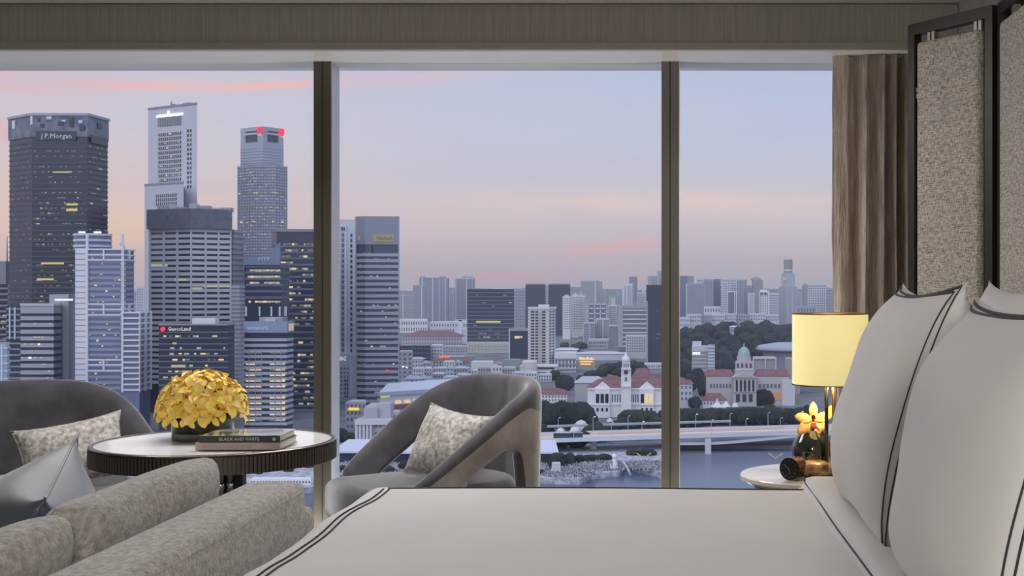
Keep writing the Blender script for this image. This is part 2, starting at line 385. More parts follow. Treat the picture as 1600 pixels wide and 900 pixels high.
def pillow_mesh(w, h, t, n=26, pinch=.06, seed=0, corner=1.0):
    """cushion in the local x (width) z (height) plane, thick along y; returns (bmesh, surface function)"""
    def pt(u, v, side):
        e = (max(0, 1 - abs(u) ** 2.6)) ** .62 * (max(0, 1 - abs(v) ** 2.6)) ** .62
        px = u * w / 2 * (1 - pinch * (1 - v * v) * abs(u) ** 3 * 1.2); pz = v * h / 2 * (1 - pinch * (1 - u * u) * abs(v) ** 3 * 1.2)
        nn = mnoise.noise(Vector((u * 1.7 + seed, v * 1.7, side * 3.0 + seed))) * .018 * t / .12 * e
        rr = (abs(u * v)) ** 6
        return Vector((px * (1 + .02 * corner * rr), side * (t / 2 * e + nn * .5), pz * (1 + .02 * corner * rr)))
    bm = bmesh.new()
    for side in (-1, 1):
        g = [[bm.verts.new(pt(-1 + 2 * i / n, -1 + 2 * j / n, side)) for i in range(n + 1)] for j in range(n + 1)]
        for j in range(n):
            for i in range(n):
                q = (g[j][i], g[j][i + 1], g[j + 1][i + 1], g[j + 1][i]); bm.faces.new(q if side < 0 else q[::-1])
    bmesh.ops.remove_doubles(bm, verts=bm.verts, dist=1e-5)
    return bm, pt
def bed_pillow(label, ctr, rz, lean, w=.58, h=.56, t=.2, seed=0, stripes=True, roll=0):
    bm, pt = pillow_mesh(w, h, t, seed=seed, n=30, pinch=.08, corner=1.4)
    o = obj('bed_pillow', bm, m_linen, smooth=True); tag(o, label, 'pillow', 'white pillows propped at the head of the bed')
    o.location = ctr; o.rotation_euler = (Matrix.Rotation(rz, 4, 'Z') @ Matrix.Rotation(lean, 4, 'X') @ Matrix.Rotation(roll, 4, 'Y')).to_euler()
    if stripes:
        for off in (.03, .068):
            k = 1 - off; pts = []
            N = 24
            for e in (1, 2):
                for i in range(N + (e == 2)):
                    s = -k + 2 * k * i / N
                    u, v = ((s, -k), (k, s), (-s, k), (-k, -s))[e]
                    pts.append(pt(u, v, -1) + Vector((0, -.0015, 0)))
            b2 = bmesh.new()
            # flat ribbon sewn on the face
            prev = None; rings = []
            M2 = len(pts) - 1
            for i, p in enumerate(pts):
                tdir = (pts[min(i + 1, M2)] - pts[max(i - 1, 0)]).normalized(); wd = tdir.cross(Vector((0, 1, 0))).normalized() * .0030
                rings.append((b2.verts.new(p - wd), b2.verts.new(p + wd)))
            for i in range(M2): a = rings[i]; b = rings[i + 1]; b2.faces.new((a[0], b[0], b[1], a[1]))
            so = obj('stripe', b2, m_pip, o, smooth=True)
            sd = so.modifiers.new('t', 'SOLIDIFY'); sd.thickness = .002; sd.offset = 0
    return o
# local -y is the front face; turned so that it looks to the foot of the bed (-x)
bed_pillow('white square pillow with double charcoal border, nearer the window', (.527, 2.85, .985), R(-90), R(-16), .67, .57, .23, 1)
bed_pillow('large white pillow with double charcoal border cut by the picture edge', (.525, 2.02, .965), R(-90), R(-15), .74, .55, .25, 5)
bed_pillow('plain white pillow standing behind the window-side bordered pillow', (.745, 2.86, 1.0), R(-90), R(-15), .58, .55, .17, 9, False)
bed_pillow('plain white pillow standing behind the large bordered pillow', (.775, 2.13, .985), R(-90), R(-15), .66, .55, .17, 12, False)

# ================================================================== CUSHIONS (damask)
m_damask = pm('silver_damask', (214, 210, 204), .5, sheen=.4, col2=(150, 145, 138), var=.1, vscale=58, bump=.35, bscale=50)
def deco_cushion(label, ctr, rz, lean, w, h, t, mat, seed, roll=0, group=None, name='throw_pillow', pinch=.08, corner=1.2):
    bm, pt = pillow_mesh(w, h, t, seed=seed, pinch=pinch, corner=corner)
    o = obj(name, bm, mat, smooth=True); tag(o, label, 'cushion', group)
    o.location = ctr; o.rotation_euler = (Matrix.Rotation(rz, 4, 'Z') @ Matrix.Rotation(lean, 4, 'X') @ Matrix.Rotation(roll, 4, 'Y')).to_euler()
    pts = [pt(u, v, 1) for u, v in [(-1 + .1 * i, -1) for i in range(20)] + [(1, -1 + .1 * i) for i in range(20)] + [(1 - .1 * i, 1) for i in range(20)] + [(-1, 1 - .1 * i) for i in range(21)]]
    obj('piping', tube(bmesh.new(), pts, .003, 5), mat, o, smooth=True)
    return o

# ================================================================== ARMCHAIRS
m_velvet = pm('grey_velvet', (94, 91, 98), .8, sheen=.9, col2=(72, 70, 77), var=.12, vscale=7, bump=.12, bscale=120, bdist=.003)
m_velvet2 = pm('taupe_velvet', (172, 165, 163), .8, sheen=.9, col2=(146, 139, 137), var=.1, vscale=7, bump=.12, bscale=120, bdist=.003)
m_darkleg = pm('dark_wood_leg', (40, 36, 33), .4)
PLAN = [(0, .335, -.37, .535, .39, .066), (.12, .372, -.27, .605, .455, .074), (.32, .40, -.06, .735, .575, .082), (.5, .395, .12, .838, .65, .085), (.66, .34, .265, .895, .55, .085), (.82, .20, .36, .915, .30, .088), (1, 0, .39, .918, .16, .088)]
def armchair(loc, face, label, sc):
    # local front is -y
    rz = math.atan2(face[1], face[0]) + math.pi / 2
    root = tag(empty('armchair', (loc[0], loc[1], 0), rz), label, 'armchair', 'velvet tub armchairs beside the round table')
    bm = bmesh.new(); N = 72; K = 14; rings = []; outer = []
    smp = []
    for i in range(N + 1):
        t = -1 + 2 * i / N; s = 1 - abs(t); sg = 1 if t >= 0 else -1
        x, y, zt, zb, th = interp(PLAN, s)
        if s > .60: zb = max(.10, zb - (min(1, (s - .60) / .09)) ** .6 * 1.0 * (zb - .10))    # the back runs down to the floor behind the arches
        smp.append(Vector((x * sg, y, 0)) if s < 1 else Vector((0, y, 0))); rings.append((zt, zb, th))
    loops = []
    for i in range(N + 1):
        tan = (smp[min(i + 1, N)] - smp[max(i - 1, 0)]).normalized(); nrm = Vector((tan.y, -tan.x, 0))     # outward
        if nrm.dot(smp[i] - Vector((0, -.1, 0))) < 0: nrm = -nrm
        zt, zb, th = rings[i]; s = 1 - abs(-1 + 2 * i / N); p = smp[i]
        sec = []
        lean = .06 * (1 - s * .3)
        H = zt - zb
        # outer side upward, rolled rim, inner side downward
        for q in (0, .25, .5, .75, .92): sec.append((th * .5 + lean * (q - .5) * .6, zb + (H - th * .5) * q))
        for a in (20, 60, 100, 140, 175): sec.append((math.cos(R(a)) * th * .5 + lean * .3, zt - th * .5 + math.sin(R(a)) * th * .5))
        for q in (.8, .55, .3, .0): sec.append((-th * .5 + lean * (q - .5) * .6, zb + (H - th * .5) * q))
        loops.append([bm.verts.new((p.x + nrm.x * o_, p.y + nrm.y * o_, z)) for o_, z in sec])
    for a, b in zip(loops, loops[1:]):
        n = len(a)
        for k in range(n): bm.faces.new((a[k], a[(k + 1) % n], b[(k + 1) % n], b[k]))
    bm.faces.new(loops[0]); bm.faces.new(loops[-1][::-1]); bmesh.ops.recalc_face_normals(bm, faces=bm.faces)
    sh = obj('back_shell', bm, m_velvet, root, smooth=True, subsurf=1)
    sh.data.materials.append(m_velvet2)
    # outside of the shell is the paler velvet
    nsec = 14
    for f in sh.data.polygons:
        ids = [v % nsec for v in f.vertices]
        if len(ids) == 4 and max(ids) <= 4: f.material_index = 1
    # seat: base and cushion, D shaped
    def dshape(z0, z1, wx, yf, yb, bev, name, mat):
        bm = bmesh.new(); pts = []
        for i in range(12): a = i / 11 * math.pi; pts.append((math.cos(a) * wx, yb - .24 + math.sin(a) * .26))
        for q in ((-wx - .0, -.1), (-wx - .01, yf + .08), (-wx + .05, yf), (0, yf - .025), (wx - .05, yf), (wx + .01, yf + .08), (wx, -.1)): pts.append(q)
        lo = [bm.verts.new((x, y, z0)) for x, y in pts]; hi = [bm.verts.new((x, y, z1)) for x, y in pts]
        n = len(pts)
        for i in range(n): bm.faces.new((lo[i], lo[(i + 1) % n], hi[(i + 1) % n], hi[i]))
        bm.faces.new(lo[::-1]); bm.faces.new(hi); bmesh.ops.recalc_face_normals(bm, faces=bm.faces)
        bmesh.ops.bevel(bm, geom=[e for e in bm.edges if abs(e.verts[0].co.z - e.verts[1].co.z) < 1e-4], offset=bev, segments=4, profile=.5, affect='EDGES')
        return obj(name, bm, mat, root, smooth=True)
    dshape(.20, .36, .30, -.40, .34, .02, 'seat_base', m_velvet)
    dshape(.355, .52, .315, -.52, .33, .05, 'seat_cushion', m_velvet)
    for x, y in ((-.26, -.42), (.26, -.42), (-.2, .24), (.2, .24)):
        obj('leg', tube(bmesh.new(), [(x, y, .21), (x * 1.06, y * 1.04, 0)], .024, 10, .013), m_darkleg, root, smooth=True)
    root.scale = sc; return root
armchair((-.87, 4.93), (-.80, -.60), 'grey velvet tub armchair with open arms at the bed side of the table', (.85, .78, .985))
armchair((-2.47, 4.92), (.78, -.62), 'grey velvet tub armchair far from the bed, behind the blue pillow', (.95, .9, .955))
deco_cushion('silver damask cushion propped in the armchair nearer the bed', (-.835, 4.79, .655), math.atan2(-.60, -.80) + math.pi / 2 + .25, R(-24), .37, .28, .15, m_damask, 3, R(5), 'damask cushions on the armchairs')
deco_cushion('silver damask cushion propped in the armchair behind the blue pillow', (-2.27, 4.78, .625), math.atan2(-.62, .78) + math.pi / 2 - .45, R(-20), .38, .25, .14, m_damask, 8, R(-10), 'damask cushions on the armchairs')

# ================================================================== SOFA
m_boucle = pm('boucle_fabric', (186, 181, 174), .95, sheen=.4, col2=(152, 147, 140), var=.12, vscale=60, bump=.8, bscale=150, bdist=.006, stretch=(1.6, .8, 1.2))
def sofa():
    root = tag(empty('sofa', (-1.45, 2.2, 0)), 'grey boucle sofa with its back turned to the foot of the bed', 'sofa')
    def part(name, a, bev, seg=4, sub=0):
        bm = box(bmesh.new(), *a)
        bmesh.ops.bevel(bm, geom=list(bm.edges), offset=bev, segments=seg, profile=.55, affect='EDGES')
        o = obj(name, bm, m_boucle, root, smooth=True); o.location = -Vector(root.location); return o
    part('backrest', (-1.03, -.878, 1.0, 3.06, .12, .782), .03)
    pts = [(-.882, 1.02 + .1 * k, .758) for k in range(21)] + [(-.895, 3.058, .75), (-.897, 3.063, .60), (-.897, 3.063, .15)]
    o = obj('piping', tube(bmesh.new(), pts, .005, 6), m_boucle, root, smooth=True); o.location = -Vector(root.location)
    part('armrest', (-1.92, -.895, 3.075, 3.2, .1, .70), .03)
    part('seat_base', (-1.9, -1.03, 1.0, 3.07, .1, .30), .03)
    part('seat_cushion', (-1.93, -1.06, 1.0, 2.02, .30, .46), .04)
    part('seat_cushion', (-1.93, -1.06, 2.03, 3.06, .30, .46), .04)
    def backc(y0, y1, zt):
        bm = bmesh.new(); n, K = 30, 24; loops = []
        for i in range(n + 1):
            t = -1 + 2 * i / n; y = y0 + (y1 - y0) * (t + 1) / 2
            e = (1 - abs(t) ** 8) ** .35 if abs(t) < 1 else 0.0
            e = max(.45, e) if abs(t) < 1 else .40
            loop = []
            for k in range(K):
                a = 6.28318 * k / K; ca, sa = math.cos(a), math.sin(a)
                sx = math.copysign(abs(ca) ** .7, ca) * .082 * e; sz = math.copysign(abs(sa) ** .6, sa) * (zt - .455) / 2 * (.93 + .07 * e)
                z = (zt + .455) / 2 + sz
                nn = mnoise.noise(Vector((y * 4, z * 4, y0))) * .012
                loop.append(bm.verts.new((-1.135 - (zt - z) * .22 + .02 + sx + nn, y, z + nn * .6)))
            loops.append(loop)
        for a, b in zip(loops, loops[1:]):
            for k in range(K): bm.faces.new((a[k], a[(k + 1) % K], b[(k + 1) % K], b[k]))
        bm.faces.new(loops[0]); bm.faces.new(loops[-1][::-1]); bmesh.ops.recalc_face_normals(bm, faces=bm.faces)
        o = obj('back_cushion', bm, m_boucle, root, smooth=True); o.location = -Vector(root.location)
    backc(2.30, 3.04, .848); backc(1.45, 2.285, .842)
    for x, y in ((-1.85, 1.1), (-.95, 1.1), (-1.85, 3.1), (-.95, 3.1)):
        o = obj('leg', tube(bmesh.new(), [(x, y, .13), (x, y, 0)], .025, 8, .018), m_darkleg, root); o.location = -Vector(root.location)
sofa()
m_blue = pm('blue_grey_sateen', (80, 89, 101), .36, sheen=.4, bump=.15, bscale=12)
deco_cushion('blue-grey sateen pillow with pinched corner leaning on the sofa cushions', (-1.40, 2.70, .655), R(-68), R(-22), .50, .44, .30, m_blue, 21, R(8), pinch=.07, corner=5)

# ================================================================== ROUND TABLE
TX, TY, TZ, TR = -1.496, 4.15, .744, .384
m_tabletop = pm('lacquered_top', (246, 246, 246), .06, spec=.12)
m_rimdark = pm('dark_ribbed_metal', (86, 80, 74), .4, metal=.5)
m_chrome = pm('chrome', (190, 190, 192), .12, metal=1)
def round_table():
    root = tag(empty('round_table', (TX, TY, 0)), 'round pedestal table with glossy white top and dark ribbed rim', 'table')
    n = 64
    obj('tabletop', lathe([(0, TZ - .01), (TR - .012, TZ - .01), (TR - .012, TZ - .001), (TR - .014, TZ), (0, TZ)], n), m_tabletop, root)
    bm = bmesh.new()
    lathe([(TR - .03, TZ - .062), (TR - .004, TZ - .062), (TR - .004, TZ - .004), (TR - .03, TZ - .004)], n, bm, ring=True)
    obj('rim_core', bm, m_rimdark, root)
    bm = bmesh.new(); tor = []
    lathe([(TR - .012, TZ - .006), (TR + .001, TZ - .006), (TR + .003, TZ), (TR - .001, TZ + .003), (TR - .012, TZ + .003)], n, bm, ring=True)
    obj('rim_band', bm, pm('bronze_edge', (120, 114, 106), .25, metal=.9), root, smooth=False)
    bm = bmesh.new(); N = 190
    rib = bmesh.new(); box(rib, -.0036, .0036, -.005, .004, -.052, 0); rib0 = obj('rib', rib, m_rimdark, root); 
    first = True
    for i in range(N):
        a = 6.28318 * i / N
        o = rib0 if first else copyo(rib0, root); first = False
        o.location = (math.cos(a) * TR, math.sin(a) * TR, TZ - .008); o.rotation_euler = (0, 0, a + math.pi / 2)
    obj('column', lathe([(.055, .02), (.055, TZ - .06)], 6, cx=.0, cy=.05), pm('dark_column', (44, 42, 40), .3, metal=.5), root)
    bxo('column', .035, .095, -.02, .02, .02, TZ - .06, MATS['dark_column'], root)
    for x, y in ((.03, -.04), (.055, -.02)):
        bm = lathe([(.011, .02), (.011, .585), (.014, .59), (.014, .61), (.011, .615), (.011, TZ - .06)], 14, cx=x, cy=y); obj('chrome_rod', bm, m_chrome, root, smooth=True)
    obj('foot_plate', lathe([(.2, 0), (.2, .018), (.0, .022)], 40), m_rimdark, root)
round_table()

# books
def book(name, label, x, y, z, w, dp, h, rz, cover, spine, words, wm, top=None):
    o = empty(name, (x, y, z), rz); tag(o, label, 'book', 'books on the round table')
    bxo('pages', -w / 2 + .004, w / 2 - .004, -dp / 2 + .006, dp / 2 - .004, .002, h - .002, pm('book_pages', (222, 216, 206), .8), o)
    bxo('cover', -w / 2, w / 2, -dp / 2, dp / 2, h - .002, h, top or cover, o); bxo('cover', -w / 2, w / 2, -dp / 2, dp / 2, 0, .002, cover, o)
    bxo('spine', -w / 2, w / 2, -dp / 2 - .003, -dp / 2 + .003, 0, h, spine, o)
    for wd, off, sz in words: text(wd, sz, (off, -dp / 2 - .0036, h / 2), (R(90), 0, 0), wm, o)
    return o
BY = 3.985
m_spk = pm('black_book_spine', (52, 55, 54), .5); m_pink = pm('pink_book_cloth', (178, 160, 152), .7)
m_photo = pm('photo_cover', (205, 206, 204), .15, coat=.6, col2=(70, 74, 62), var=.1, vscale=9)
book('book', 'pinkish cloth-covered book lying lowest of the pair on the table', X(384, BY), BY + .02, TZ + .004, .262, .2, .022, R(1), m_pink, m_pink, [('EDITIONE  LONDON  STYLE', -.03, .012)], pm('pink_print', (150, 132, 126), .7))
bk = book('book', 'black-spined photo book lying on top of the pink book', X(386, BY), BY + .015, TZ + .0265, .250, .19, .021, R(2), m_spk, m_spk, [('BLACK AND WHITE', .0, .014)], pm('spine_print', (190, 190, 180), .6), m_photo)
em = obj('emblem', lathe([(.0055, 0), (.0055, .0006)], 14), MATS['spine_print'], bk); em.rotation_euler = (R(90), 0, 0); em.location = (.108, -.0985, .0105)

# flower bowl
VX, VY = X(317, 4.22), 4.22
m_vglass = thin_glass('vase_glass', (.93, .96, .95))
def petal(bm, L, W, lift, curl, ang, z0=0.0, thick=.0):
    n = 6; rows = []
    ca, sa = math.cos(ang), math.sin(ang)
    for i in range(n + 1):
        t = i / n; w = W * math.sin(math.pi * min(1, (t * .86 + .09))) ** .8 * (1 if i < n else .12); row = []
        for k in (-1, 0, 1):
            r = .004 + L * t; x = k * w / 2; z = z0 + lift * t - curl * t * t + (0 if k == 0 else .12 * w)
            row.append(bm.verts.new((ca * r - sa * x, sa * r + ca * x, z)))
        rows.append(row)
    for a, b in zip(rows, rows[1:]):
        for k in (0, 1): bm.faces.new((a[k], a[k + 1], b[k + 1], b[k]))
def orchid_meshes(s=1.0):
    bm = bmesh.new()
    for k in range(5): petal(bm, (.040 if k % 2 else .044) * s, .024 * s, 0.034 * s, .022 * s, 2 * math.pi * k / 5 + .3, 0)
    lp = bmesh.new()
    petal(lp, .018 * s, .016 * s, .006 * s, .016 * s, 2 * math.pi * .9, .008 * s); petal(lp, .010 * s, .010 * s, .010 * s, 0, 2 * math.pi * .4, .006 * s)
    return bm, lp
m_yel = pm('yellow_petal', (248, 214, 92), .55, sheen=.2, col2=(240, 196, 66), var=.15, vscale=40)
m_yel2 = pm('golden_petal', (252, 224, 128), .55, sheen=.2, col2=(244, 204, 96), var=.1, vscale=40)
m_lip = pm('dark_orchid_lip', (150, 74, 40), .5, col2=(222, 168, 66), var=.1, vscale=90)
def flowers():
    v = tag(empty('flower_bowl', (VX, VY, TZ)), 'low clear glass bowl with dark green lining holding the yellow orchids', 'vase')
    rr = .1
    bm = lathe([(rr, .0), (rr, .085)], 40); 
    for f in [f for f in bm.faces if len(f.verts) > 4 and f.calc_center_median().z > .05]: bm.faces.remove(f)
    obj('glass_wall', bm, m_vglass, v, smooth=True)
    obj('glass_base', lathe([(rr - .003, .001), (rr - .003, .008), (rr - .006, .024)], 40), pm('thick_glass_base', (240, 242, 242), .1), v)
    obj('leaf_lining', lathe([(rr - .006, .026), (rr - .005, .082)], 40), pm('leaf_lining_green', (46, 54, 34), .5, var=.2, vscale=30), v)
    r = tag(empty('orchid_bouquet', (VX, VY, TZ + .088)), 'dome of yellow orchid blossoms in the low glass bowl', 'flowers')
    obj('moss_core', lathe([(.02, -.02), (.085, -.01), (.1, .03), (.085, .075), (.05, .098), (.01, .105)], 20), pm('moss_green', (92, 84, 30), .9), r, smooth=True)
    protos = []
    for m in (m_yel, m_yel2):
        a, b = orchid_meshes(1.0); protos.append((obj('blossom', a, m, r, smooth=True), obj('lip', b, m_lip, None, smooth=True)))
    N = 60; used = [0, 0]
    for i in range(N):
        f = (i + .5) / N; el = math.asin(1 - f * 1.02 if f < .9 else .0); az = i * 2.39996 + rnd.uniform(-.15, .15)
        d = Vector((math.cos(el) * math.cos(az), math.cos(el) * math.sin(az), math.sin(el)))
        p = Vector((d.x * .122, d.y * .122, .012 + d.z * .108))
        k = i % 2; pr = protos[k]
        if not used[k]: o, l = pr; used[k] = 1
        else: o = copyo(pr[0], r); l = copyo(pr[1], o)
        l.parent = o
        q = (d + Vector((rnd.uniform(-.25, .25), rnd.uniform(-.25, .25), .05))).to_track_quat('Z', 'Y')
        o.rotation_euler = (q.to_matrix().to_4x4() @ Matrix.Rotation(rnd.uniform(0, 6.28), 4, 'Z')).to_euler(); o.location = p; s = rnd.uniform(1.0, 1.25); o.scale = (s, s, s * 1.1)
    # a twig bowed over the front of the bowl, with two hanging blossoms
    obj('twig', tube(bmesh.new(), [(-.07, -.085, -.02), (-.05, -.108, .015), (-.02, -.118, .03), (.02, -.12, .026), (.045, -.112, .0), (.055, -.1, -.035)], .0035, 6), pm('dark_twig', (60, 44, 28), .7), r, smooth=True)
    for x, z, s in ((.0, .0, .95), (-.06, .0, .9), (.075, .005, .9)):
        o = copyo(protos[0][0], r, (x, -.122, z), (R(95), 0, rnd.uniform(-.3, .3)), (s, s, s)); copyo(protos[0][1], o)
flowers()

# ================================================================== BEDSIDE
NX, NY, NZ = .50, 4.2, .63
def bedside():
    t = tag(empty('bedside_table', (NX, NY, 0)), 'round white marble bedside table between bed and window', 'table')
    obj('marble_top', lathe([(0, NZ - .025), (.235, NZ - .025), (.25, NZ - .015), (.25, NZ - .004), (.246, NZ), (0, NZ)], 56), pm('white_marble', (238, 234, 228), .15, coat=.5, col2=(222, 214, 206), var=.03, vscale=6), t)
    obj('drum_base', lathe([(.2, 0), (.2, NZ - .03), (.215, NZ - .025)], 40), pm('bronze_drum', (92, 78, 62), .4, metal=.7), t, smooth=False)
    # lamp
    LX, LY = X(1297, 4.15), 4.15
    lamp = tag(empty('table_lamp', (LX, LY, NZ)), 'slim bronze table lamp with lit cream drum shade beside the bed', 'lamp')
    zt, zb = Z(490, 4.15) - NZ, Z(600, 4.15) - NZ; rs = 59 / F * 4.15
    bm = bmesh.new(); n = 56
    for r_, flip in ((rs, False), (rs - .002, True)):
        a = [bm.verts.new((r_ * math.cos(6.28318 * i / n), r_ * math.sin(6.28318 * i / n), zb)) for i in range(n)]
        b = [bm.verts.new((r_ * math.cos(6.28318 * i / n), r_ * math.sin(6.28318 * i / n), zt)) for i in range(n)]
        for i in range(n):
            q = (a[i], a[(i + 1) % n], b[(i + 1) % n], b[i]); bm.faces.new(q[::-1] if flip else q)
    sh = bpy.data.materials.new('lit_shade'); sh.use_nodes = True; b = sh.node_tree.nodes['Principled BSDF']
    b.inputs['Base Color'].default_value = (*lin((240, 226, 178)), 1); b.inputs['Roughness'].default_value = .9
    b.inputs['Emission Color'].default_value = (*lin((246, 226, 150)), 1); b.inputs['Emission Strength'].default_value = .62
    obj('lamp_shade', bm, sh, lamp, smooth=True)
    m_gold = pm('satin_bronze', (150, 126, 92), .3, metal=.9)
    for z in (zt, zb):
        obj('shade_ring', lathe([(rs - .003, z - .002), (rs + .0015, z - .002), (rs + .0015, z + .002), (rs - .003, z + .002)], 56, ring=True), pm('shade_ring_bronze', (120, 96, 70), .4, metal=.7), lamp)
    obj('pole', lathe([(.0065, .01), (.0065, zb + .14)], 14, cx=-.012), pm('smoky_metal', (86, 78, 72), .25, metal=.8), lamp, smooth=True)
    obj('pole', lathe([(.006, .01), (.006, zb + .14)], 14, cx=.012), m_gold, lamp, smooth=True)  # paler rod put in for the first pole's reflection
    obj('lamp_base', lathe([(.06, 0), (.06, .008), (.05, .012)], 32), m_gold, lamp)
    obj('bulb', lathe([(.01, zb + .09), (.026, zb + .12), (.026, zb + .15), (.01, zb + .17)], 16), glow('bulb_glow', (255, 222, 160), 3), lamp, smooth=True)
    pl = bpy.data.lights.new('lamp_light', 'POINT'); pl.energy = 4.5; pl.color = (1, .72, .38); pl.shadow_soft_size = .03
    po = bpy.data.objects.new('lamp_light', pl); COL.objects.link(po); po.parent = lamp; po.location = (0, 0, zb - .0)
    # golden mottled stone dish + dark glass vase + orchid + clock
    DX = X(1268, 4.08); DY = 4.10
    dish = obj('stone_vase', lathe([(.02, 0), (.035, .003), (.052, .018), (.056, .03), (.05, .046), (.03, .056), (.022, .057)], 36), pm('golden_mottled_stone', (196, 158, 104), .25, coat=.5, col2=(96, 66, 36), var=.1, vscale=38), smooth=True)
    dish.location = (DX + .012, DY, NZ + .001); dish.scale = (1.1, 1, 1); tag(dish, 'squat golden mottled stone vessel lying behind the clock', 'vase')
    vz = tag(empty('glass_vase', (DX + .018, DY + .12, NZ)), 'dark green egg-shaped glass vase holding an orange orchid', 'vase')
    prof = [(.03, 0), (.05, .012), (.066, .045), (.07, .075), (.064, .105), (.048, .13), (.034, .145), (.032, .152)]
    obj('body', lathe(prof, 40), pm('dark_green_glass', (32, 42, 36), .06, spec=.8, coat=1), vz, smooth=True)
    orch = tag(empty('orchid_flower', (DX + .02, DY + .105, NZ + .176), 0), 'single orange orchid in the dark glass vase under the lamp', 'flower')
    m_or = pm('orange_petal', (248, 198, 128), .5, col2=(240, 172, 98), var=.1, vscale=30)
    for ang, L_, W_ in ((R(88), .062, .03), (R(165), .062, .036), (R(218), .066, .04), (R(330), .055, .04), (R(20), .06, .034), (R(275), .055, .05)):
        bm = bmesh.new(); petal(bm, L_, W_, .016, .012, ang); o = obj('petal', bm, m_or, orch, smooth=True); o.rotation_euler = (R(72), 0, 0)
        sd = o.modifiers.new('t', 'SOLIDIFY'); sd.thickness = .0012
    bm = bmesh.new(); petal(bm, .022, .02, .022, .0, R(270)); petal(bm, .014, .012, .018, 0, R(90)); o = obj('lip', bm, pm('crimson_lip', (120, 30, 26), .5), orch, smooth=True); o.rotation_euler = (R(72), 0, 0)
    obj('stem', tube(bmesh.new(), [(0, .004, -.01), (.012, .01, -.05), (.02, .015, -.1)], .003, 6), pm('stem_green', (110, 120, 40), .6), orch)
    for k, (x, z) in enumerate(((.055, .0), (.06, -.03))):
        bm = bmesh.new(); petal(bm, .05, .022, .01, .012, R(80 - 130 * k)); o = obj('leaf', bm, pm('yellow_green_leaf', (190, 178, 40), .5), orch, smooth=True); o.rotation_euler = (R(75), 0, 0); o.location = (x, .02, z)
    ck = tag(empty('desk_clock', (X(1234, 4.05), 4.05, NZ + .037), R(-38)), 'small round bronze desk clock with black dial on the marble table', 'clock')
    def disc(r0, y0, y1, mat, name, r1=None):
        bm = lathe([(r0, -y1), (r1 or r0, -y0)], 32); o = obj(name, bm, mat, ck, smooth=False); o.rotation_euler = (R(90), 0, 0); return o
    m_cb = pm('clock_bronze', (128, 98, 70), .25, metal=.85)
    disc(.035, .0, .05, m_cb, 'case'); disc(.0365, -.004, .002, pm('clock_bezel', (60, 48, 38), .3, metal=.8), 'bezel'); disc(.0315, -.0052, -.003, pm('black_dial', (22, 24, 22), .3), 'dial')
    mh = pm('clock_hand', (170, 168, 150), .4, metal=.5)
    for a, L_ in ((R(140), .022), (R(-75), .016)):
        bm = box(bmesh.new(), 0, L_, -.0064, -.0054, -.0008, .0008); o = obj('hand', bm, mh, ck); o.rotation_euler = (0, -a, 0)
    for k in range(12):
        a = k * R(30); bm = box(bmesh.new(), .025, .029, -.0062, -.0054, -.0006, .0006); o = obj('hour_mark', bm, mh, ck); o.rotation_euler = (0, a, 0)
bedside()

# ================================================================== CITY
def haze():
    m = bpy.data.materials.new('evening_haze'); m.use_nodes = True; nt = m.node_tree; nt.nodes.clear()
    v = nt.nodes.new('ShaderNodeVolumeScatter'); v.inputs['Color'].default_value = (.80, .87, 1, 1); v.inputs['Density'].default_value = 1.15e-4
    o = nt.nodes.new('ShaderNodeOutputMaterial'); nt.links.new(v.outputs[0], o.inputs[1])
    h = bxo('haze', -9000, 6000, 450, 9000, GZ - 20, 190, m); tag(h, kind='stuff', label='thin evening haze over the city')
haze()
m_ground = pm('city_ground', (128, 130, 138), .95, col2=(92, 98, 104), var=.1, vscale=.02)
m_water = pm('bay_water', (92, 104, 132), .28, spec=.5, bump=.1, bscale=.12, bdist=.5)
structure(bxo('ground', -9000, 7000, 800, 15000, GZ - 3, GZ, m_ground))
structure(bxo('water', -3000, 3000, 60, 1100, GZ - 8, GZ - 2.5, m_water))
GLASSD = {}
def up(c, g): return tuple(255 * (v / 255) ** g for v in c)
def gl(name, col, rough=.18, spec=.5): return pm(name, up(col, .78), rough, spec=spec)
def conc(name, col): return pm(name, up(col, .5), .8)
m_litw = glow('lit_window_warm', (250, 222, 164), .85)
m_litc = glow('lit_window_pale', (222, 216, 190), .55)
m_litd = glow('lit_window_dim', (170, 166, 150), .38)
m_lito = glow('lit_window_orange', (250, 204, 150), .9)
m_signw = glow('sign_white', (250, 250, 255), 1.0)
class T: pass
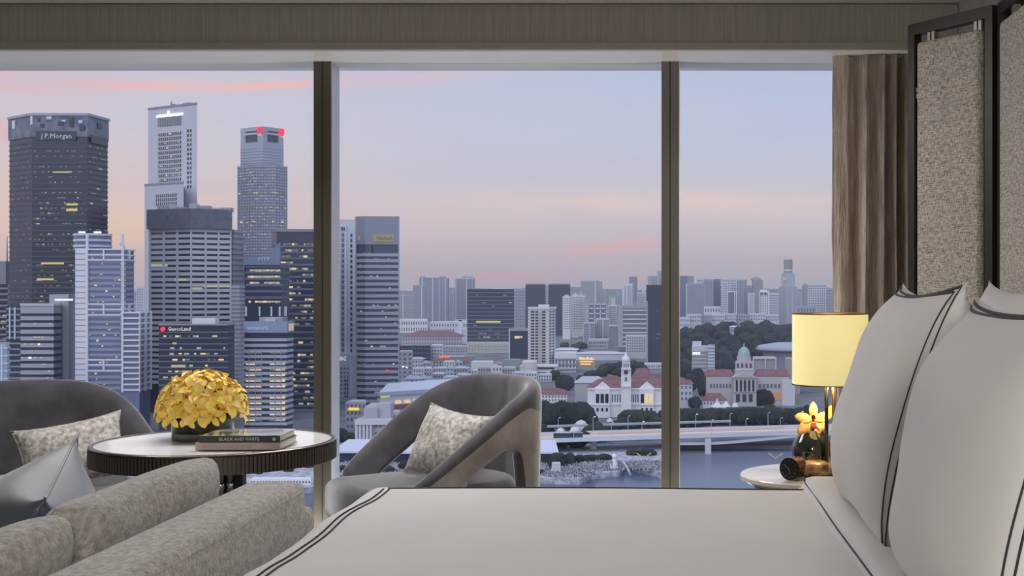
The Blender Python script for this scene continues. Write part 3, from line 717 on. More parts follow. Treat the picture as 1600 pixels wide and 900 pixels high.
def tower(name, label, pts, d, yt, mat, depth=40, group=None, cat='building', zb=None, parent=None):
    """prism on the polyline pts = [(pixel column, offset in depth)], its top at pixel row yt for depth d"""
    t = T(); t.d = d
    w = [Vector((X(px, d + o), d + o, 0)) for px, o in pts]
    org = Vector((sum(p.x for p in w) / len(w), d, GZ if zb is None else zb)); t.org = org
    t.pl = [p - Vector((org.x, org.y, 0)) for p in w]; t.H = Z(yt, d) - org.z
    back = max(p.y for p in t.pl) + depth
    def bx(p):                                        # footprint narrows to the back like a splayed plan
        y0, y1 = org.y + p.y, org.y + back; return (org.x + p.x) * y1 / y0 - org.x
    xr, xl = min(t.pl[-1].x, bx(t.pl[-1])), max(t.pl[0].x, bx(t.pl[0]))
    if org.x < 0: xr = bx(t.pl[-1]) - .3; xl = min(t.pl[0].x, xr - 2)
    else: xl = bx(t.pl[0]) + .3; xr = max(t.pl[-1].x, xl + 2)
    poly = t.pl + [Vector((xr, back, 0)), Vector((xl, back, 0))]
    bm = bmesh.new(); lo = [bm.verts.new((p.x, p.y, 0)) for p in poly]; hi = [bm.verts.new((p.x, p.y, t.H)) for p in poly]; n = len(poly)
    for i in range(n): bm.faces.new((lo[i], lo[(i + 1) % n], hi[(i + 1) % n], hi[i]))
    bm.faces.new(lo[::-1]); bm.faces.new(hi)
    t.o = obj(name, bm, mat, parent.o if parent else None)
    t.o.location = org if not parent else org - parent.org
    if not parent: tag(t.o, label, cat, group)
    return t
def zr(t, py): return Z(py, t.d) - t.org.z
def offs(pl, p):
    out = []
    for i in range(len(pl)):
        ns = []
        for a, b in ((i - 1, i), (i, i + 1)):
            if 0 <= a and b < len(pl): v = pl[b] - pl[a]; ns.append(Vector((v.y, -v.x, 0)).normalized())
        m = sum(ns, Vector()); m.normalize(); out.append(pl[i] + m * p)
    return out
def bandmesh(pl, p, h, th=None):
    """wrap of height h standing p proud of the polyline"""
    bm = bmesh.new(); f = offs(pl, p); b = offs(pl, -.3)
    A = [[bm.verts.new((q.x, q.y, z)) for q in pl_] for pl_, z in ((f, 0), (f, h), (b, h), (b, 0))]
    for k in range(4):
        r0, r1 = A[k], A[(k + 1) % 4]
        for i in range(len(pl) - 1): bm.faces.new((r0[i], r0[i + 1], r1[i + 1], r1[i]))
    bm.faces.new([A[k][0] for k in range(4)][::-1]); bm.faces.new([A[k][-1] for k in range(4)])
    return bm
def bands(t, y0, y1, step, frac, mat, proud=.5, name='spandrel', i0=0, i1=None, lim=60):
    pl = t.pl[i0:i1]; h = step * frac / F * t.d; proto = None; y = y0; n = 0
    while y <= y1 and n < lim:
        o = proto.copy() if proto else obj(name, bandmesh(pl, proud, h), mat, t.o)
        if proto: COL.objects.link(o); o.parent = t.o
        proto = o; o.location = (0, 0, zr(t, y)); y += step; n += 1
def band(t, ya, yb, mat, proud=.6, name='belt', i0=0, i1=None):
    o = obj(name, bandmesh(t.pl[i0:i1], proud, zr(t, ya) - zr(t, yb)), mat, t.o, loc=(0, 0, zr(t, yb))); return o
def facept(t, px, z=0, proud=0):
    """point on the wall behind pixel column px"""
    for a, b in zip(t.pl, t.pl[1:]):
        pa = CX + F * (a.x + t.org.x) / (a.y + t.org.y); pb = CX + F * (b.x + t.org.x) / (b.y + t.org.y)
        if pa - .01 <= px <= pb + .01 and pb > pa:
            k = (px - CX) / F; ax, ay = a.x + t.org.x, a.y + t.org.y; vx, vy = b.x - a.x, b.y - a.y
            s = (k * ay - ax) / (vx - k * vy); v = (b - a).normalized(); nrm = Vector((v.y, -v.x, 0))
            return a + (b - a) * s + nrm * proud + Vector((0, 0, z)), v, nrm
    a, b = (t.pl[0], t.pl[1]) if px < CX + F * (t.pl[0].x + t.org.x) / (t.pl[0].y + t.org.y) else (t.pl[-2], t.pl[-1])
    v = (b - a).normalized(); return (a if b is t.pl[1] else b) + Vector((0, 0, z)), v, Vector((v.y, -v.x, 0))
def slab(bm, t, xa, xb, ya, yb, proud=.5):
    """a thin box on the wall between pixel columns and rows"""
    pa, v, n = facept(t, xa); pb, v2, n2 = facept(t, xb); z1, z0 = zr(t, ya), zr(t, yb); n = (n + n2).normalized()
    q = [pa - n * .2, pb - n * .2, pb + n * proud, pa + n * proud]
    lo = [bm.verts.new((p.x, p.y, z0)) for p in q]; hi = [bm.verts.new((p.x, p.y, z1)) for p in q]
    for i in range(4): bm.faces.new((lo[i], hi[i], hi[(i + 1) % 4], lo[(i + 1) % 4]))
    bm.faces.new(lo); bm.faces.new(hi[::-1])
def plate(t, xa, xb, ya, yb, mat, name='panel', proud=.5, kind=None):
    bm = bmesh.new(); slab(bm, t, xa, xb, ya, yb, proud); bmesh.ops.recalc_face_normals(bm, faces=bm.faces); o = obj(name, bm, mat, t.o)
    if kind: o['kind'] = kind
    return o
def piers(t, xs, ya, yb, w, mat, proud=.9, name='pier'):
    for x in xs: plate(t, x - w / 2, x + w / 2, ya, yb, mat, name, proud)
def many(t, rects, mat, name='lit_windows', proud=.35):
    if not rects: return
    bm = bmesh.new()
    for r in rects: slab(bm, t, *r, proud)
    bmesh.ops.recalc_face_normals(bm, faces=bm.faces); o = obj(name, bm, mat, t.o); o['kind'] = 'stuff'; return o
def lits(t, x0, x1, rows, h, p=.35, wmin=1.5, wmax=7, mats=None, seed=0, gap=1.2, proud=.35, run=.5):
    g = random.Random(seed * 31 + int(x0)); out = ([], [], [])
    for y in rows:
        x = x0 + g.uniform(0, 4); on = g.random() < .6
        if not on and g.random() < .4: continue
        while x < x1 - 1:
            w = g.uniform(wmin, wmax); w = min(w, x1 - x)
            if g.random() < p: out[g.choice((0, 1, 1, 2, 2, 2))].append((x, x + w, y, y + h * g.uniform(.7, 1)))
            x += w + g.uniform(.4, gap * (1 if g.random() < run else 6))
    for r, m, n in zip(out, mats or (m_litw, m_litc, m_litd), ('lit_windows', 'lit_windows', 'lit_windows')): many(t, r, m, n, proud)
def grid(t, x0, x1, y0, y1, nx, ny, fx, fy, mat, name='windows', proud=.3):
    r = []; dx, dy = (x1 - x0) / nx, (y1 - y0) / ny
    for j in range(ny):
        for i in range(nx): r.append((x0 + dx * (i + .5 - fx / 2), x0 + dx * (i + .5 + fx / 2), y0 + dy * (j + .5 - fy / 2), y0 + dy * (j + .5 + fy / 2)))
    return many(t, r, mat, name, proud)
def sign(t, px, py, body, hpx, mat, wpx=None, proud=1.2, name='lettering'):
    p, v, n = facept(t, px, zr(t, py), proud); c = bpy.data.curves.new(name, 'FONT'); c.body = body; c.align_x = 'CENTER'; c.align_y = 'CENTER'; c.resolution_u = 1
    c.size = hpx / F * t.d * 1.35; o = bpy.data.objects.new(name, c); COL.objects.link(o); o.data.materials.append(mat); o.parent = t.o; o.location = p
    o.rotation_euler = (R(90), 0, math.atan2(v.y, v.x))
    if wpx:
        bpy.context.view_layer.update(); k = wpx / F * t.d / max(o.dimensions.x, 1e-3); o.scale = (k, 1, 1)
    # as a mesh, so that it counts as a part of its building
    dg = bpy.context.evaluated_depsgraph_get(); me = bpy.data.meshes.new_from_object(o.evaluated_get(dg)); mo = bpy.data.objects.new(name, me); COL.objects.link(mo)
    mo.parent = t.o; mo.location = o.location; mo.rotation_euler = o.rotation_euler; mo.scale = o.scale
    if not me.materials: me.materials.append(mat)
    bpy.data.objects.remove(o); return mo
def roofbox(t, xa, xb, ya, mat, name='roof_plant', y0=8, dp=12):
    """plant room on the roof, front face y0 metres back"""
    z1 = zr(t, ya); x0, x1 = X(xa, t.d + y0) - t.org.x, X(xb, t.d + y0) - t.org.x
    bxo(name, x0, x1, y0, y0 + dp, t.H - .05, z1, mat, t.o)

g_dark = gl('dark_tower_glass', (34, 37, 50)); g_navy = gl('navy_glass', (36, 43, 63)); g_black = gl('black_glass', (30, 35, 50))
g_blue = gl('blue_glass', (66, 80, 112)); g_steel = gl('steel_blue_glass', (92, 104, 132))
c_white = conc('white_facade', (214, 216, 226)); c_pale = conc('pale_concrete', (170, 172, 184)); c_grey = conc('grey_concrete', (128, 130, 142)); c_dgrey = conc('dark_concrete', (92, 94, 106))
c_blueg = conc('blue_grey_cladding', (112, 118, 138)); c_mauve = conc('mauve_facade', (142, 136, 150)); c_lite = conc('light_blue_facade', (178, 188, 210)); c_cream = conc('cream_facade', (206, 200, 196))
w_dark = gl('window_glass_dark', (50, 54, 68)); w_mid = gl('window_glass_mid', (88, 94, 114))

# ---- left: dark faceted tower
t = tower('office_tower', 'tallest dark glass tower with flared crown and scattered lit floors', [(15, 22), (50, 0), (136, 0), (168, 30)], 900, 181, g_dark)
bands(t, 224, 606, 8.1, .34, conc('dark_spandrel', (28, 31, 42)), .4)
cr = [(15, 22), (50, 0), (136, 0), (168, 30)]
band(t, 178, 214, pm('crown_cladding', (136, 140, 154), .6, col2=(104, 108, 124), var=.1, vscale=.12), 1.0, 'crown')
band(t, 177, 181, conc('crown_edge', (124, 128, 144)), 1.8, 'crown_edge')
for xa, xb, ya, yb, m in ((60, 64, 184, 190, g_black), (74, 82, 182, 187, c_lite), (92, 100, 190, 196, g_black), (97, 104, 188, 191, c_lite), (110, 116, 184, 198, g_black), (124, 130, 188, 193, c_lite), (126, 134, 196, 204, g_black), (150, 157, 188, 197, g_black), (22, 26, 184, 197, c_white), (50, 53, 181, 195, c_white), (64, 70, 194, 199, g_black)):
    plate(t, xa, xb, ya, yb, m, 'vent', 1.5)
plate(t, 57, 120, 205, 219, g_black, 'sign_panel', 1.2); sign(t, 90, 213, 'J.P.Morgan', 8, glow('sign_grey', (200, 204, 220), .75), 48, 1.6)
plate(t, 140, 166, 210, 222, g_black, 'sign_panel', 1.4)
lits(t, 52, 134, [227 + 8.1 * i for i in range(45)], 2.2, .42, 1.2, 4, seed=1, proud=.5, mats=(m_litc, m_litd, m_litd)); lits(t, 138, 166, [227 + 8.1 * i for i in range(45)], 2, .28, 1.5, 4, seed=2, proud=.5, mats=(m_litc, m_litd, m_litd)); lits(t, 17, 49, [227 + 8.1 * i for i in range(45)], 2, .2, 1.5, 4, seed=3, proud=.5, mats=(m_litd, m_litd, m_litd))
many(t, [(104, 122, 318, 321), (104, 121, 326, 330), (65, 100, 410, 413), (58, 84, 435, 438), (83, 110, 268, 270)], glow('lit_band_yellow', (222, 208, 130), .8), 'lit_windows', .6)

# ---- slender dark and pale blocks at the far left
t = tower('office_block', 'dark block with thin spire past the faceted tower, at the picture edge', [(-46, 0), (12, 0), (22, 20)], 960, 444, g_black)
bands(t, 452, 610, 9, .3, c_dgrey); roofbox(t, -30, 9, 408, c_dgrey, y0=5); lits(t, -20, 12, [456 + 9 * i for i in range(16)], 3, .3, seed=4)
b = obj('spire', tube(bmesh.new(), [(X(9, 966) - t.org.x, 8, t.H), (X(9, 966) - t.org.x, 8, zr(t, 368))], .9, 6, .2), c_dgrey, t.o)
t = tower('office_block', 'narrow dark blue block wedged between spired block and banded concrete block', [(10, 0), (33, 0), (38, 10)], 838, 478, g_navy, 14); bands(t, 484, 600, 9, .3, c_dgrey); piers(t, (16, 24), 480, 530, 2.2, c_lite)
t = tower('office_block', 'pale blue glass block low at the picture edge', [(-60, 0), (11, 0), (15, 10)], 720, 538, gl('pale_blue_glass', (150, 164, 192)), 25); bands(t, 545, 640, 12, .2, c_lite); piers(t, (-8, 4), 538, 640, 1.5, c_white)

# ---- banded concrete block
t = tower('concrete_block', 'grey concrete block with dark ribbon windows and solid stair shaft', [(32, 0), (84, 0), (96, 12)], 810, 476, c_grey, 30)
bands(t, 493.5, 612, 10.6, .36, g_black, .25, 'ribbon_window')
band(t, 474, 478, c_pale, .6, 'parapet')
s = tower('stair_shaft', None, [(77, 14), (107, 14), (118, 40)], 810, 460, conc('shaft_concrete', (120, 122, 134)), 10, parent=t)
lits(t, 34, 82, [494 + 10.6 * i for i in range(11)], 3, .16, 2, 5, seed=5, proud=.5, mats=(m_signw, m_litc, m_litc)); plate(t, 86, 92, 467, 470, m_signw, 'lamp_panel', 9)

# ---- white framed tower
t = tower('glass_tower', 'white framed blue glass tower with round drum on top', [(118, 0), (136, 0), (192, 0), (209, 22)], 790, 389, g_steel, 26)
d_ = t.d
band(t, 388, 610, c_white, .5, 'corner_panel', 0, 2)
for k in range(25): plate(t, 118.3, 135.7, 396 + 8.6 * k, 396.9 + 8.6 * k, c_dgrey, 'joint', .7)
bands(t, 402, 610, 8.6, .5, conc('blue_spandrel', (92, 102, 128)), .3, i0=1)
for y in (388.5, 397, 405, 474, 482.5, 491, 561, 569, 578): band(t, y, y + 2.4, c_white, 1.0, 'belt', 1)
piers(t, (137, 191), 366, 612, 3.2, c_white, 1.3)
for ya, yb in ((389, 406), (474, 491), (561, 579)): piers(t, (163, 200), ya, yb, 2.2, c_white, 1.2)
for k in range(14): plate(t, 188.5, 194.5, 411 + 8.6 * k, 413 + 8.6 * k, c_white, 'bracket', 1.9)
lits(t, 138, 188, [402 + 8.6 * i for i in range(24)], 2.6, .22, 1.2, 4, seed=6, proud=.5)
w = tower('low_wing', None, [(191, -4), (218, -4), (235, 20)], 790, 489, g_steel, 20, parent=t)
bands(w, 489.5, 612, 8.6, .3, c_white, .8, 'belt'); piers(w, (192.5, 218, 226, 234), 488, 612, 2.2, c_white, 1.1); lits(w, 194, 233, [495 + 8.6 * i for i in range(13)], 3, .3, 2, 6, seed=7, mats=(m_litc, m_litd, m_litd))
cx = X(145, 790 + 14) - t.org.x; rr = 27 / F * 800
obj('drum', lathe([(rr, zr(t, 390)), (rr, zr(t, 366))], 28, cx=cx, cy=14), g_steel, t.o)
for y in (364, 373, 382): obj('drum_ring', lathe([(rr - .5, zr(t, y + 3.4)), (rr + .5, zr(t, y + 3.4)), (rr + .5, zr(t, y)), (rr - .5, zr(t, y))], 28, cx=cx, cy=14, ring=True), c_lite, t.o)
for px in (126, 131, 150, 156): bxo('roof_lamp', X(px, 795) - t.org.x - 1, X(px, 795) - t.org.x + 1, 4, 5, zr(t, 364), zr(t, 361), m_signw, t.o)
obj('dish_mast', tube(bmesh.new(), [(X(189, 795) - t.org.x, 8, t.H), (X(189, 795) - t.org.x, 8, zr(t, 384)), (X(186, 795) - t.org.x, 8, zr(t, 379))], 1.2, 6), c_pale, t.o)

# ---- tall pale tower with white sign
t = tower('office_tower', 'tall pale grey slab tower with glowing white sign at the top', [(231.5, 38), (308, 0)], 1240, 161, pm('pale_cladding', (206, 206, 218), .7), 30)
band(t, 160, 163, c_dgrey, .6, 'roof_edge')
plate(t, 247, 283, 178, 192, w_mid, 'louvre_panel'); 
for k in range(14): piers(t, (248.5 + 2.6 * k,), 178, 192, .9, c_grey, 1.0, 'louvre')
for k in range(12):
    y = 203 + 7.3 * k
    plate(t, 247.5, 283, y, y + 4.2, w_dark, 'ribbon_window'); grid(t, 248, 283, y, y + 4.2, 12, 1, .28, 1, c_pale, 'mullions', .9)
for k in range(13): many(t, [(292.5, 295, 201 + 7.3 * k, 205.4 + 7.3 * k), (297, 299.2, 201 + 7.3 * k, 205.4 + 7.3 * k)], w_dark, 'windows')
lits(t, 248, 283, [204 + 7.3 * i for i in range(12)], 2.6, .3, 1, 3, seed=8, proud=1.1)
many(t, [(246 + 4.1 * i, 249.3 + 4.1 * i, 173.6, 177.4 + (i % 3) * .3) for i in range(10)] + [(245, 286, 176, 177.2), (263, 265.5, 168.5, 174)], glow('sign_glow', (255, 255, 255), 1.15), 'lettering', 1.4)['kind'] = 'stuff'
for px, y in ((267, 156.5), (272, 158), (292, 157), (286, 158)): roofbox(t, px, px + 5, y, c_dgrey, y0=24 if px < 280 else 12, dp=6)
obj('mast', tube(bmesh.new(), [(X(270, 1270) - t.org.x, 26, t.H - 1), (X(270, 1270) - t.org.x, 26, zr(t, 152.5))], .7, 6), c_dgrey, t.o)
lw = tower('lower_wing', None, [(226, 26), (287, -4)], 1200, 285, pm('pale_cladding2', (202, 202, 216), .7), 40, parent=t)
band(lw, 284, 287, c_dgrey, .5, 'roof_edge')
for k in range(3):
    y = 302 + 6.5 * k; plate(lw, 243, 276, y, y + 4, w_dark, 'ribbon_window'); grid(lw, 243, 276, y, y + 4, 11, 1, .3, 1, c_pale, 'mullions', .9)

# ---- octagonal tower with dark band crown
t = tower('office_tower', 'octagonal concrete tower with heavy dark crown band and rooftop clutter', [(234, 16), (299, 0), (361, 18)], 1000, 329, g_black, 46)
band(t, 326, 357, pm('dark_crown_band', (118, 120, 132), .7, col2=(106, 108, 122), var=.08, vscale=.3), 3.4, 'crown')
bands(t, 362.2, 604, 8.55, .6, conc('pale_spandrel', (176, 180, 196)), .6, lim=40)
piers(t, (235.5, 257, 278, 299, 321, 341, 360), 357, 604, 2.6, conc('pale_pier', (172, 176, 192)), 1.2)
for k, (xa, xb, y) in enumerate(((246, 262, 320), (263, 272, 317), (274, 292, 321), (296, 306, 316), (308, 326, 319), (330, 344, 322), (346, 360, 322.5))): roofbox(t, xa, xb, y, (c_grey, c_pale)[k % 2], y0=14 + k % 3 * 3, dp=8)
lits(t, 236, 358, [358 + 8.55 * i for i in range(25)], 3, .13, 1.5, 4, seed=9, proud=.4)
many(t, [(237, 262, 412.5, 416), (274, 292, 436, 438.6), (318, 360, 446, 449), (300, 316, 449, 452)], m_litc, 'lit_windows', .7)
w = tower('side_wing', None, [(361, 22), (366, 22), (380, 46)], 1000, 357, c_dgrey, 12, parent=t); bands(w, 361, 600, 8.55, .5, conc('wing_spandrel', (126, 130, 146)), .5)

# ---- twin-crowned octagonal tower with red emblems
t = tower('office_tower', 'grey octagonal skyscraper with two red emblems at its stepped top', [(371, 18), (394, 0), (430, 0), (449, 20)], 1340, 258, gl('grey_grid_tower', (112, 120, 144), .4), 30)
u = tower('upper_shaft', None, [(376, 20), (411, 2), (443, 24)], 1340, 197, pm('upper_shaft_cladding', (184, 188, 202), .6), 26, parent=t)
c_gridv = conc('grid_cladding', (134, 140, 160))
bands(t, 261, 420, 4.6, .45, c_gridv, .4, lim=40); piers(t, [372.5 + 4.1 * i for i in range(19)], 257, 425, .9, c_gridv, .6)
bands(u, 231, 256, 4.6, .45, c_gridv, .4)
for xa, xb in ((384, 402), (418, 434)):
    plate(u, xa, xb, 203, 206, w_dark, 'opening'); plate(u, xa, xb, 209, 220, w_dark, 'opening'); plate(u, xa - 1, xb + 1, 206, 209, c_pale, 'lintel', 1.2)
m_red = glow('red_emblem', (246, 52, 74), 1.1)
for ex in (407.5, 438.5):
    for k in range(3): plate(u, ex - 3.4 + k * 2.6, ex - 1.7 + k * 2.6, 198, 207, m_red, 'emblem', 2.2)
    for k in range(2): plate(u, ex - 3.8, ex + 3.8, 200 + 3.6 * k, 201.4 + 3.6 * k, m_red, 'emblem', 2.4)
    sign(u, ex, 210.3, 'UOB', 3.8, m_signw, 9, 2.4)
lits(t, 374, 447, [264 + 4.6 * i for i in range(30)], 2, .32, 1, 2.6, seed=10, proud=.7, mats=(m_litc, m_litc, m_litd))
lits(t, 372, 446, [300, 323, 345, 365, 370], 2.6, .6, 1, 3, seed=11, proud=.8)

# ---- dark lit tower by the mullion
t = tower('office_tower', 'dark navy office tower with many lit rows beside the mullion', [(425, 12), (432, 0), (504, 0), (520, 20)], 1040, 360, g_navy, 40)
band(t, 358, 362, c_dgrey, .8, 'roof_edge'); bands(t, 386, 690, 9.6, .3, conc('navy_spandrel', (52, 56, 76)), .3)
lits(t, 436, 490, [380 + 9.6 * i for i in range(33)], 3.4, .6, 2, 8, seed=12, proud=.5, run=.8)
# ---- glass fin block
t = tower('office_block', 'dark office block with sloping glass fin on its roof and warm lit floors', [(383, 0), (440, 0), (452, 16)], 950, 414, g_navy, 30)
p0, p1 = X(382, 950) - t.org.x, X(438, 950) - t.org.x
bm = bmesh.new(); q = [(p0, zr(t, 414)), (p1, zr(t, 414)), (p1, zr(t, 379)), (p1 - 3, zr(t, 384)), (p1 - 10, zr(t, 400)), (p0, zr(t, 403))]
A = [bm.verts.new((x, -1.5, z)) for x, z in q]; B = [bm.verts.new((x, 1.5, z)) for x, z in q]; n = len(q)
bm.faces.new(A); bm.faces.new(B[::-1])
for i in range(n): bm.faces.new((A[i], B[i], B[(i + 1) % n], A[(i + 1) % n]))
bmesh.ops.recalc_face_normals(bm, faces=bm.faces)
obj('glass_fin', bm, gl('fin_glass', (96, 116, 146)), t.o); sign(t, 414, 405, 'MTP', 5.4, conc('fin_sign', (176, 190, 214)), 18, 2.2)
bands(t, 418, 476, 9.8, .42, conc('navy_spandrel2', (40, 46, 66)), .4)
for k in range(6):
    lits(t, 387, 438, [421 + 9.8 * k], 3.6, .92, 3, 7, seed=20 + k, proud=.6, run=1, mats=(m_litw, m_litc if k < 3 else m_litw, m_litc))
piers(t, (385, 406, 424.5, 437.5, 445), 479, 494, 2.3, c_white, 1.0, 'column')
t2 = plate(t, 375.5, 381, 403, 590, conc('slim_white_shaft', (168, 172, 190)), 'edge_shaft', 1.2)
# ---- block with header sign
t = tower('office_block', 'pale blue banded office block with rows of orange lit windows', [(382, 0), (447, 0), (457, 12)], 790, 503, g_black, 26)
band(t, 502, 520, gl('header_glass', (122, 138, 166)), 1.0, 'header'); sign(t, 404, 512, 'wework', 7.2, glow('sign_soft', (206, 220, 244), .6), 34, 1.6)
plate(t, 449, 455, 506, 517, m_litc, 'corner_sign', 1.6)
roofbox(t, 405, 440, 496, c_blueg, y0=5); roofbox(t, 414, 430, 499, c_pale, y0=3, dp=3)
bands(t, 533, 672, 8.75, .5, conc('block_spandrel', (118, 126, 146)), .6)
g_ = random.Random(5)
cols = ((384.3, 388.6), (390.3, 398.6), (400, 408.6), (421.8, 429), (431, 438.6), (440.2, 445.6))
for r in range(13):
    y = 548.4 + 8.75 * r
    if r == 1 or r in (7,): continue
    for ci, (a, b) in enumerate(cols):
        if r == 0: 
            plate(t, a, b, y + .9, y + 3.9, m_litd, 'lit_window', .45); continue
        m = g_.choice((m_litw, m_lito, m_litw, m_litc)) if (ci in (1, 3, 4, 5) and g_.random() < .88) or g_.random() < .45 else g_.choice((m_litd, m_lito))
        plate(t, a, b, y + .3, y + 4.3, m, 'lit_window', .45)
    plate(t, 409.4, 421, y + .2, y + 4.4, g_black, 'dark_window', .3)
piers(t, (389.4, 399.3, 409, 430, 439.4), 545, 664, .9, c_dgrey, .65)
# ---- dark block with lit sign
t = tower('office_block', 'black glass block with small white lettering behind the yellow orchids', [(248, 0), (356, 0), (366, 20)], 770, 507, g_black, 26)
bands(t, 520, 664, 9.2, .22, conc('black_spandrel', (44, 50, 68)), .3); roofbox(t, 300, 336, 498, c_white, y0=6, dp=6); band(t, 506, 508.4, c_dgrey, .6, 'parapet')
sign(t, 281, 514, 'GuocoLand', 6.4, m_signw, 35, 1.0); em = obj('emblem', lathe([(1.5, 0), (1.5, .6)], 12), m_red, t.o); em.rotation_euler = (R(90), 0, 0); em.location = facept(t, 256, zr(t, 514), 1.2)[0]
lits(t, 252, 352, [524 + 9.2 * i for i in range(15)], 3, .32, 2, 8, seed=14, proud=.5, run=.7)
many(t, [(270, 276, 535, 538), (268, 290, 570, 574), (285, 300, 579, 582), (250, 260, 626, 629)], m_litc, 'lit_windows', .6)
t = tower('office_block', 'narrow ribbed grey tower between the black block and the lit banded block', [(362, 0), (374, 0), (382, 12)], 900, 445, c_dgrey, 12); bands(t, 450, 660, 6.4, .5, c_blueg, .5)

# ---- white tower and grey tower right of the mullion
t = tower('office_tower', 'white slim tower with slot windows just past the left mullion', [(524, 0), (562, 0)], 1160, 343, pm('white_tower_facade', (216, 220, 236), .6), 26)
for i in range(5): plate(t, 527.5 + 3.1 * i, 529.6 + 3.1 * i, 355, 360, w_dark, 'window')
for k in range(23): plate(t, 534.4, 537.6, 364 + 8.2 * k, 369.5 + 8.2 * k, w_mid, 'window'); plate(t, 547.6, 550.4, 365 + 8.2 * k, 369.8 + 8.2 * k, w_dark, 'window')
piers(t, (532, 541, 555.5), 352, 560, 1.6, c_white, 1.2)
b_ = tower('base_block', None, [(520, -6), (547, -6), (552, 6)], 1160, 552, pm('white_base_facade', (208, 212, 230), .6), 4, parent=t)
sign(b_, 534, 560, 'BOC', 6.5, m_signw, 14, 1.2); grid(b_, 526, 546, 572, 668, 4, 15, .4, .5, w_mid); grid(b_, 538, 545, 590, 640, 2, 8, .5, .5, w_dark, proud=.6)
t = tower('office_tower', 'grey banded tower with yellow name plate and blank metal crown', [(556, 5), (571, 0), (624, 3)], 1080, 339, gl('grey_tower_glass', (56, 66, 94)), 42)
band(t, 338, 382, pm('crown_metal', (146, 152, 170), .45, metal=.2), .8, 'crown'); plate(t, 583, 615, 366.5, 377.5, conc('sign_board_yellow', (150, 122, 58)), 'sign_board', 1.2); sign(t, 601, 372, 'Maybank', 5.6, conc('sign_dark', (84, 62, 30)), 24, 1.8)
plate(t, 560, 564, 368, 375, conc('sign_small_yellow', (150, 118, 72)), 'sign_board', 1.0)
bands(t, 400.5, 640, 9.15, .52, conc('tower_spandrel', (116, 122, 138)), .7); 
plate(t, 557, 583, 383, 394, g_navy, 'dark_glazing', .5)
lits(t, 560, 622, [394 + 9.15 * i for i in range(26)], 2.6, .14, 1, 4, seed=15, proud=.4); plate(t, 603, 608, 578, 581, m_red, 'lit_sign', 1.2)
piers(t, (556.8, 623), 338, 636, 1.6, c_blueg, .9)

# ================================================================== mid and far blocks
def blk(name, label, x0, x1, yt, d, mat, wmat=None, nx=0, ny=0, y1=None, side=6, group=None, pier=None, pm_=None, fx=.5, fy=.5, roof=None, dep=25, cap=None):
    pts = [(x0, 0), (x1, 0)] if not side else ([(x0, 0), (x1 - side * .4, 0), (x1, d * .012)] if x1 < CX else [(x0, d * .012), (x0 + side * .4, 0), (x1, 0)])
    t = tower(name, label, pts, d, yt, mat, dep, group)
    yb = y1 or (CY + 100 * F / d)
    if nx: grid(t, x0 + 1, x1 - 1, yt + 2, yb - 1, nx, ny, fx, fy, wmat or w_mid, proud=d * 1.5e-4)
    if pier: piers(t, pier, yt, yb, 1.6, pm_ or c_lite, d * 4e-4)
    if roof: roofbox(t, roof[0], roof[1], roof[2], mat, y0=3, dp=12)
    if cap: band(t, yt, yt + 2, cap, d * 4e-4, 'parapet')
    return t
B = blk
# residential cluster past the grey tower
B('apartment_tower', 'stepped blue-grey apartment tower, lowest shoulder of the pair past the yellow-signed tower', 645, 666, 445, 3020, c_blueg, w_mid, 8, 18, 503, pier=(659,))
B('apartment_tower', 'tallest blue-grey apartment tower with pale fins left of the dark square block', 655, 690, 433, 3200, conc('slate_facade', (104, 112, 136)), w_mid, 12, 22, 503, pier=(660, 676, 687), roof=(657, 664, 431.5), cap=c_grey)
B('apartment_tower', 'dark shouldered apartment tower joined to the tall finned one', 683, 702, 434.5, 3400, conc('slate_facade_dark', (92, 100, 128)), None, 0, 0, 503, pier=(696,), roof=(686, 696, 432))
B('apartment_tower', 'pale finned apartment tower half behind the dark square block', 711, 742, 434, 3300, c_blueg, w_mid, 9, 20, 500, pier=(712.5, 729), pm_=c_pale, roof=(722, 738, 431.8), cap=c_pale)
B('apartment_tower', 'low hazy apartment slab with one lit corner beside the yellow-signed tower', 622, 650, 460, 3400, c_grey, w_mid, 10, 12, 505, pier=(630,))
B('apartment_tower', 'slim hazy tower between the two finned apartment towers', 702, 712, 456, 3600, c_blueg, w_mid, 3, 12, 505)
t = B('office_block', 'dark square glass block on a lit glass podium', 730, 803, 452, 2050, g_navy, None, side=0); lits(t, 733, 800, [460 + 6 * i for i in range(12)], 2, .2, 2, 8, seed=30, proud=.6, mats=(m_litc, m_litd, m_litd)); many(t, [(744, 782, 501.5, 504)], glow('lit_strip_lime', (214, 214, 110), .9), 'lit_windows', .8)
bands(t, 458, 530, 6, .2, conc('square_block_spandrel', (58, 64, 86)), .3)
t = B('podium_block', 'long low glass podium with pale lit storeys under the dark square block', 730, 795, 535, 1960, c_pale, None, side=0); 
for k in range(4): plate(t, 731, 794, 537.5 + 5.6 * k, 540.8 + 5.6 * k, glow('podium_lit', (190, 194, 186), .5), 'lit_storey', .8)
piers(t, [733 + 5 * i for i in range(13)], 535, 560, .8, c_grey, 1.2)
B('office_block', 'hazy blue block filling the gap right of the dark square block', 802, 824, 452, 2900, c_blueg, w_mid, 7, 12, 512, side=0)
B('office_tower', 'broad dark slab of the twin slabs behind the white apartment tower', 821, 852, 443, 2700, g_navy, None, side=0, cap=c_dgrey)
B('office_tower', 'light slot tower between the dark twin slabs', 850, 860, 444, 2800, c_pale, w_mid, 2, 14, 500, side=0)
B('office_tower', 'narrower dark slab of the twin slabs, nearer the white slab flats', 857, 891, 443, 2690, g_navy, None, side=0, cap=c_dgrey)
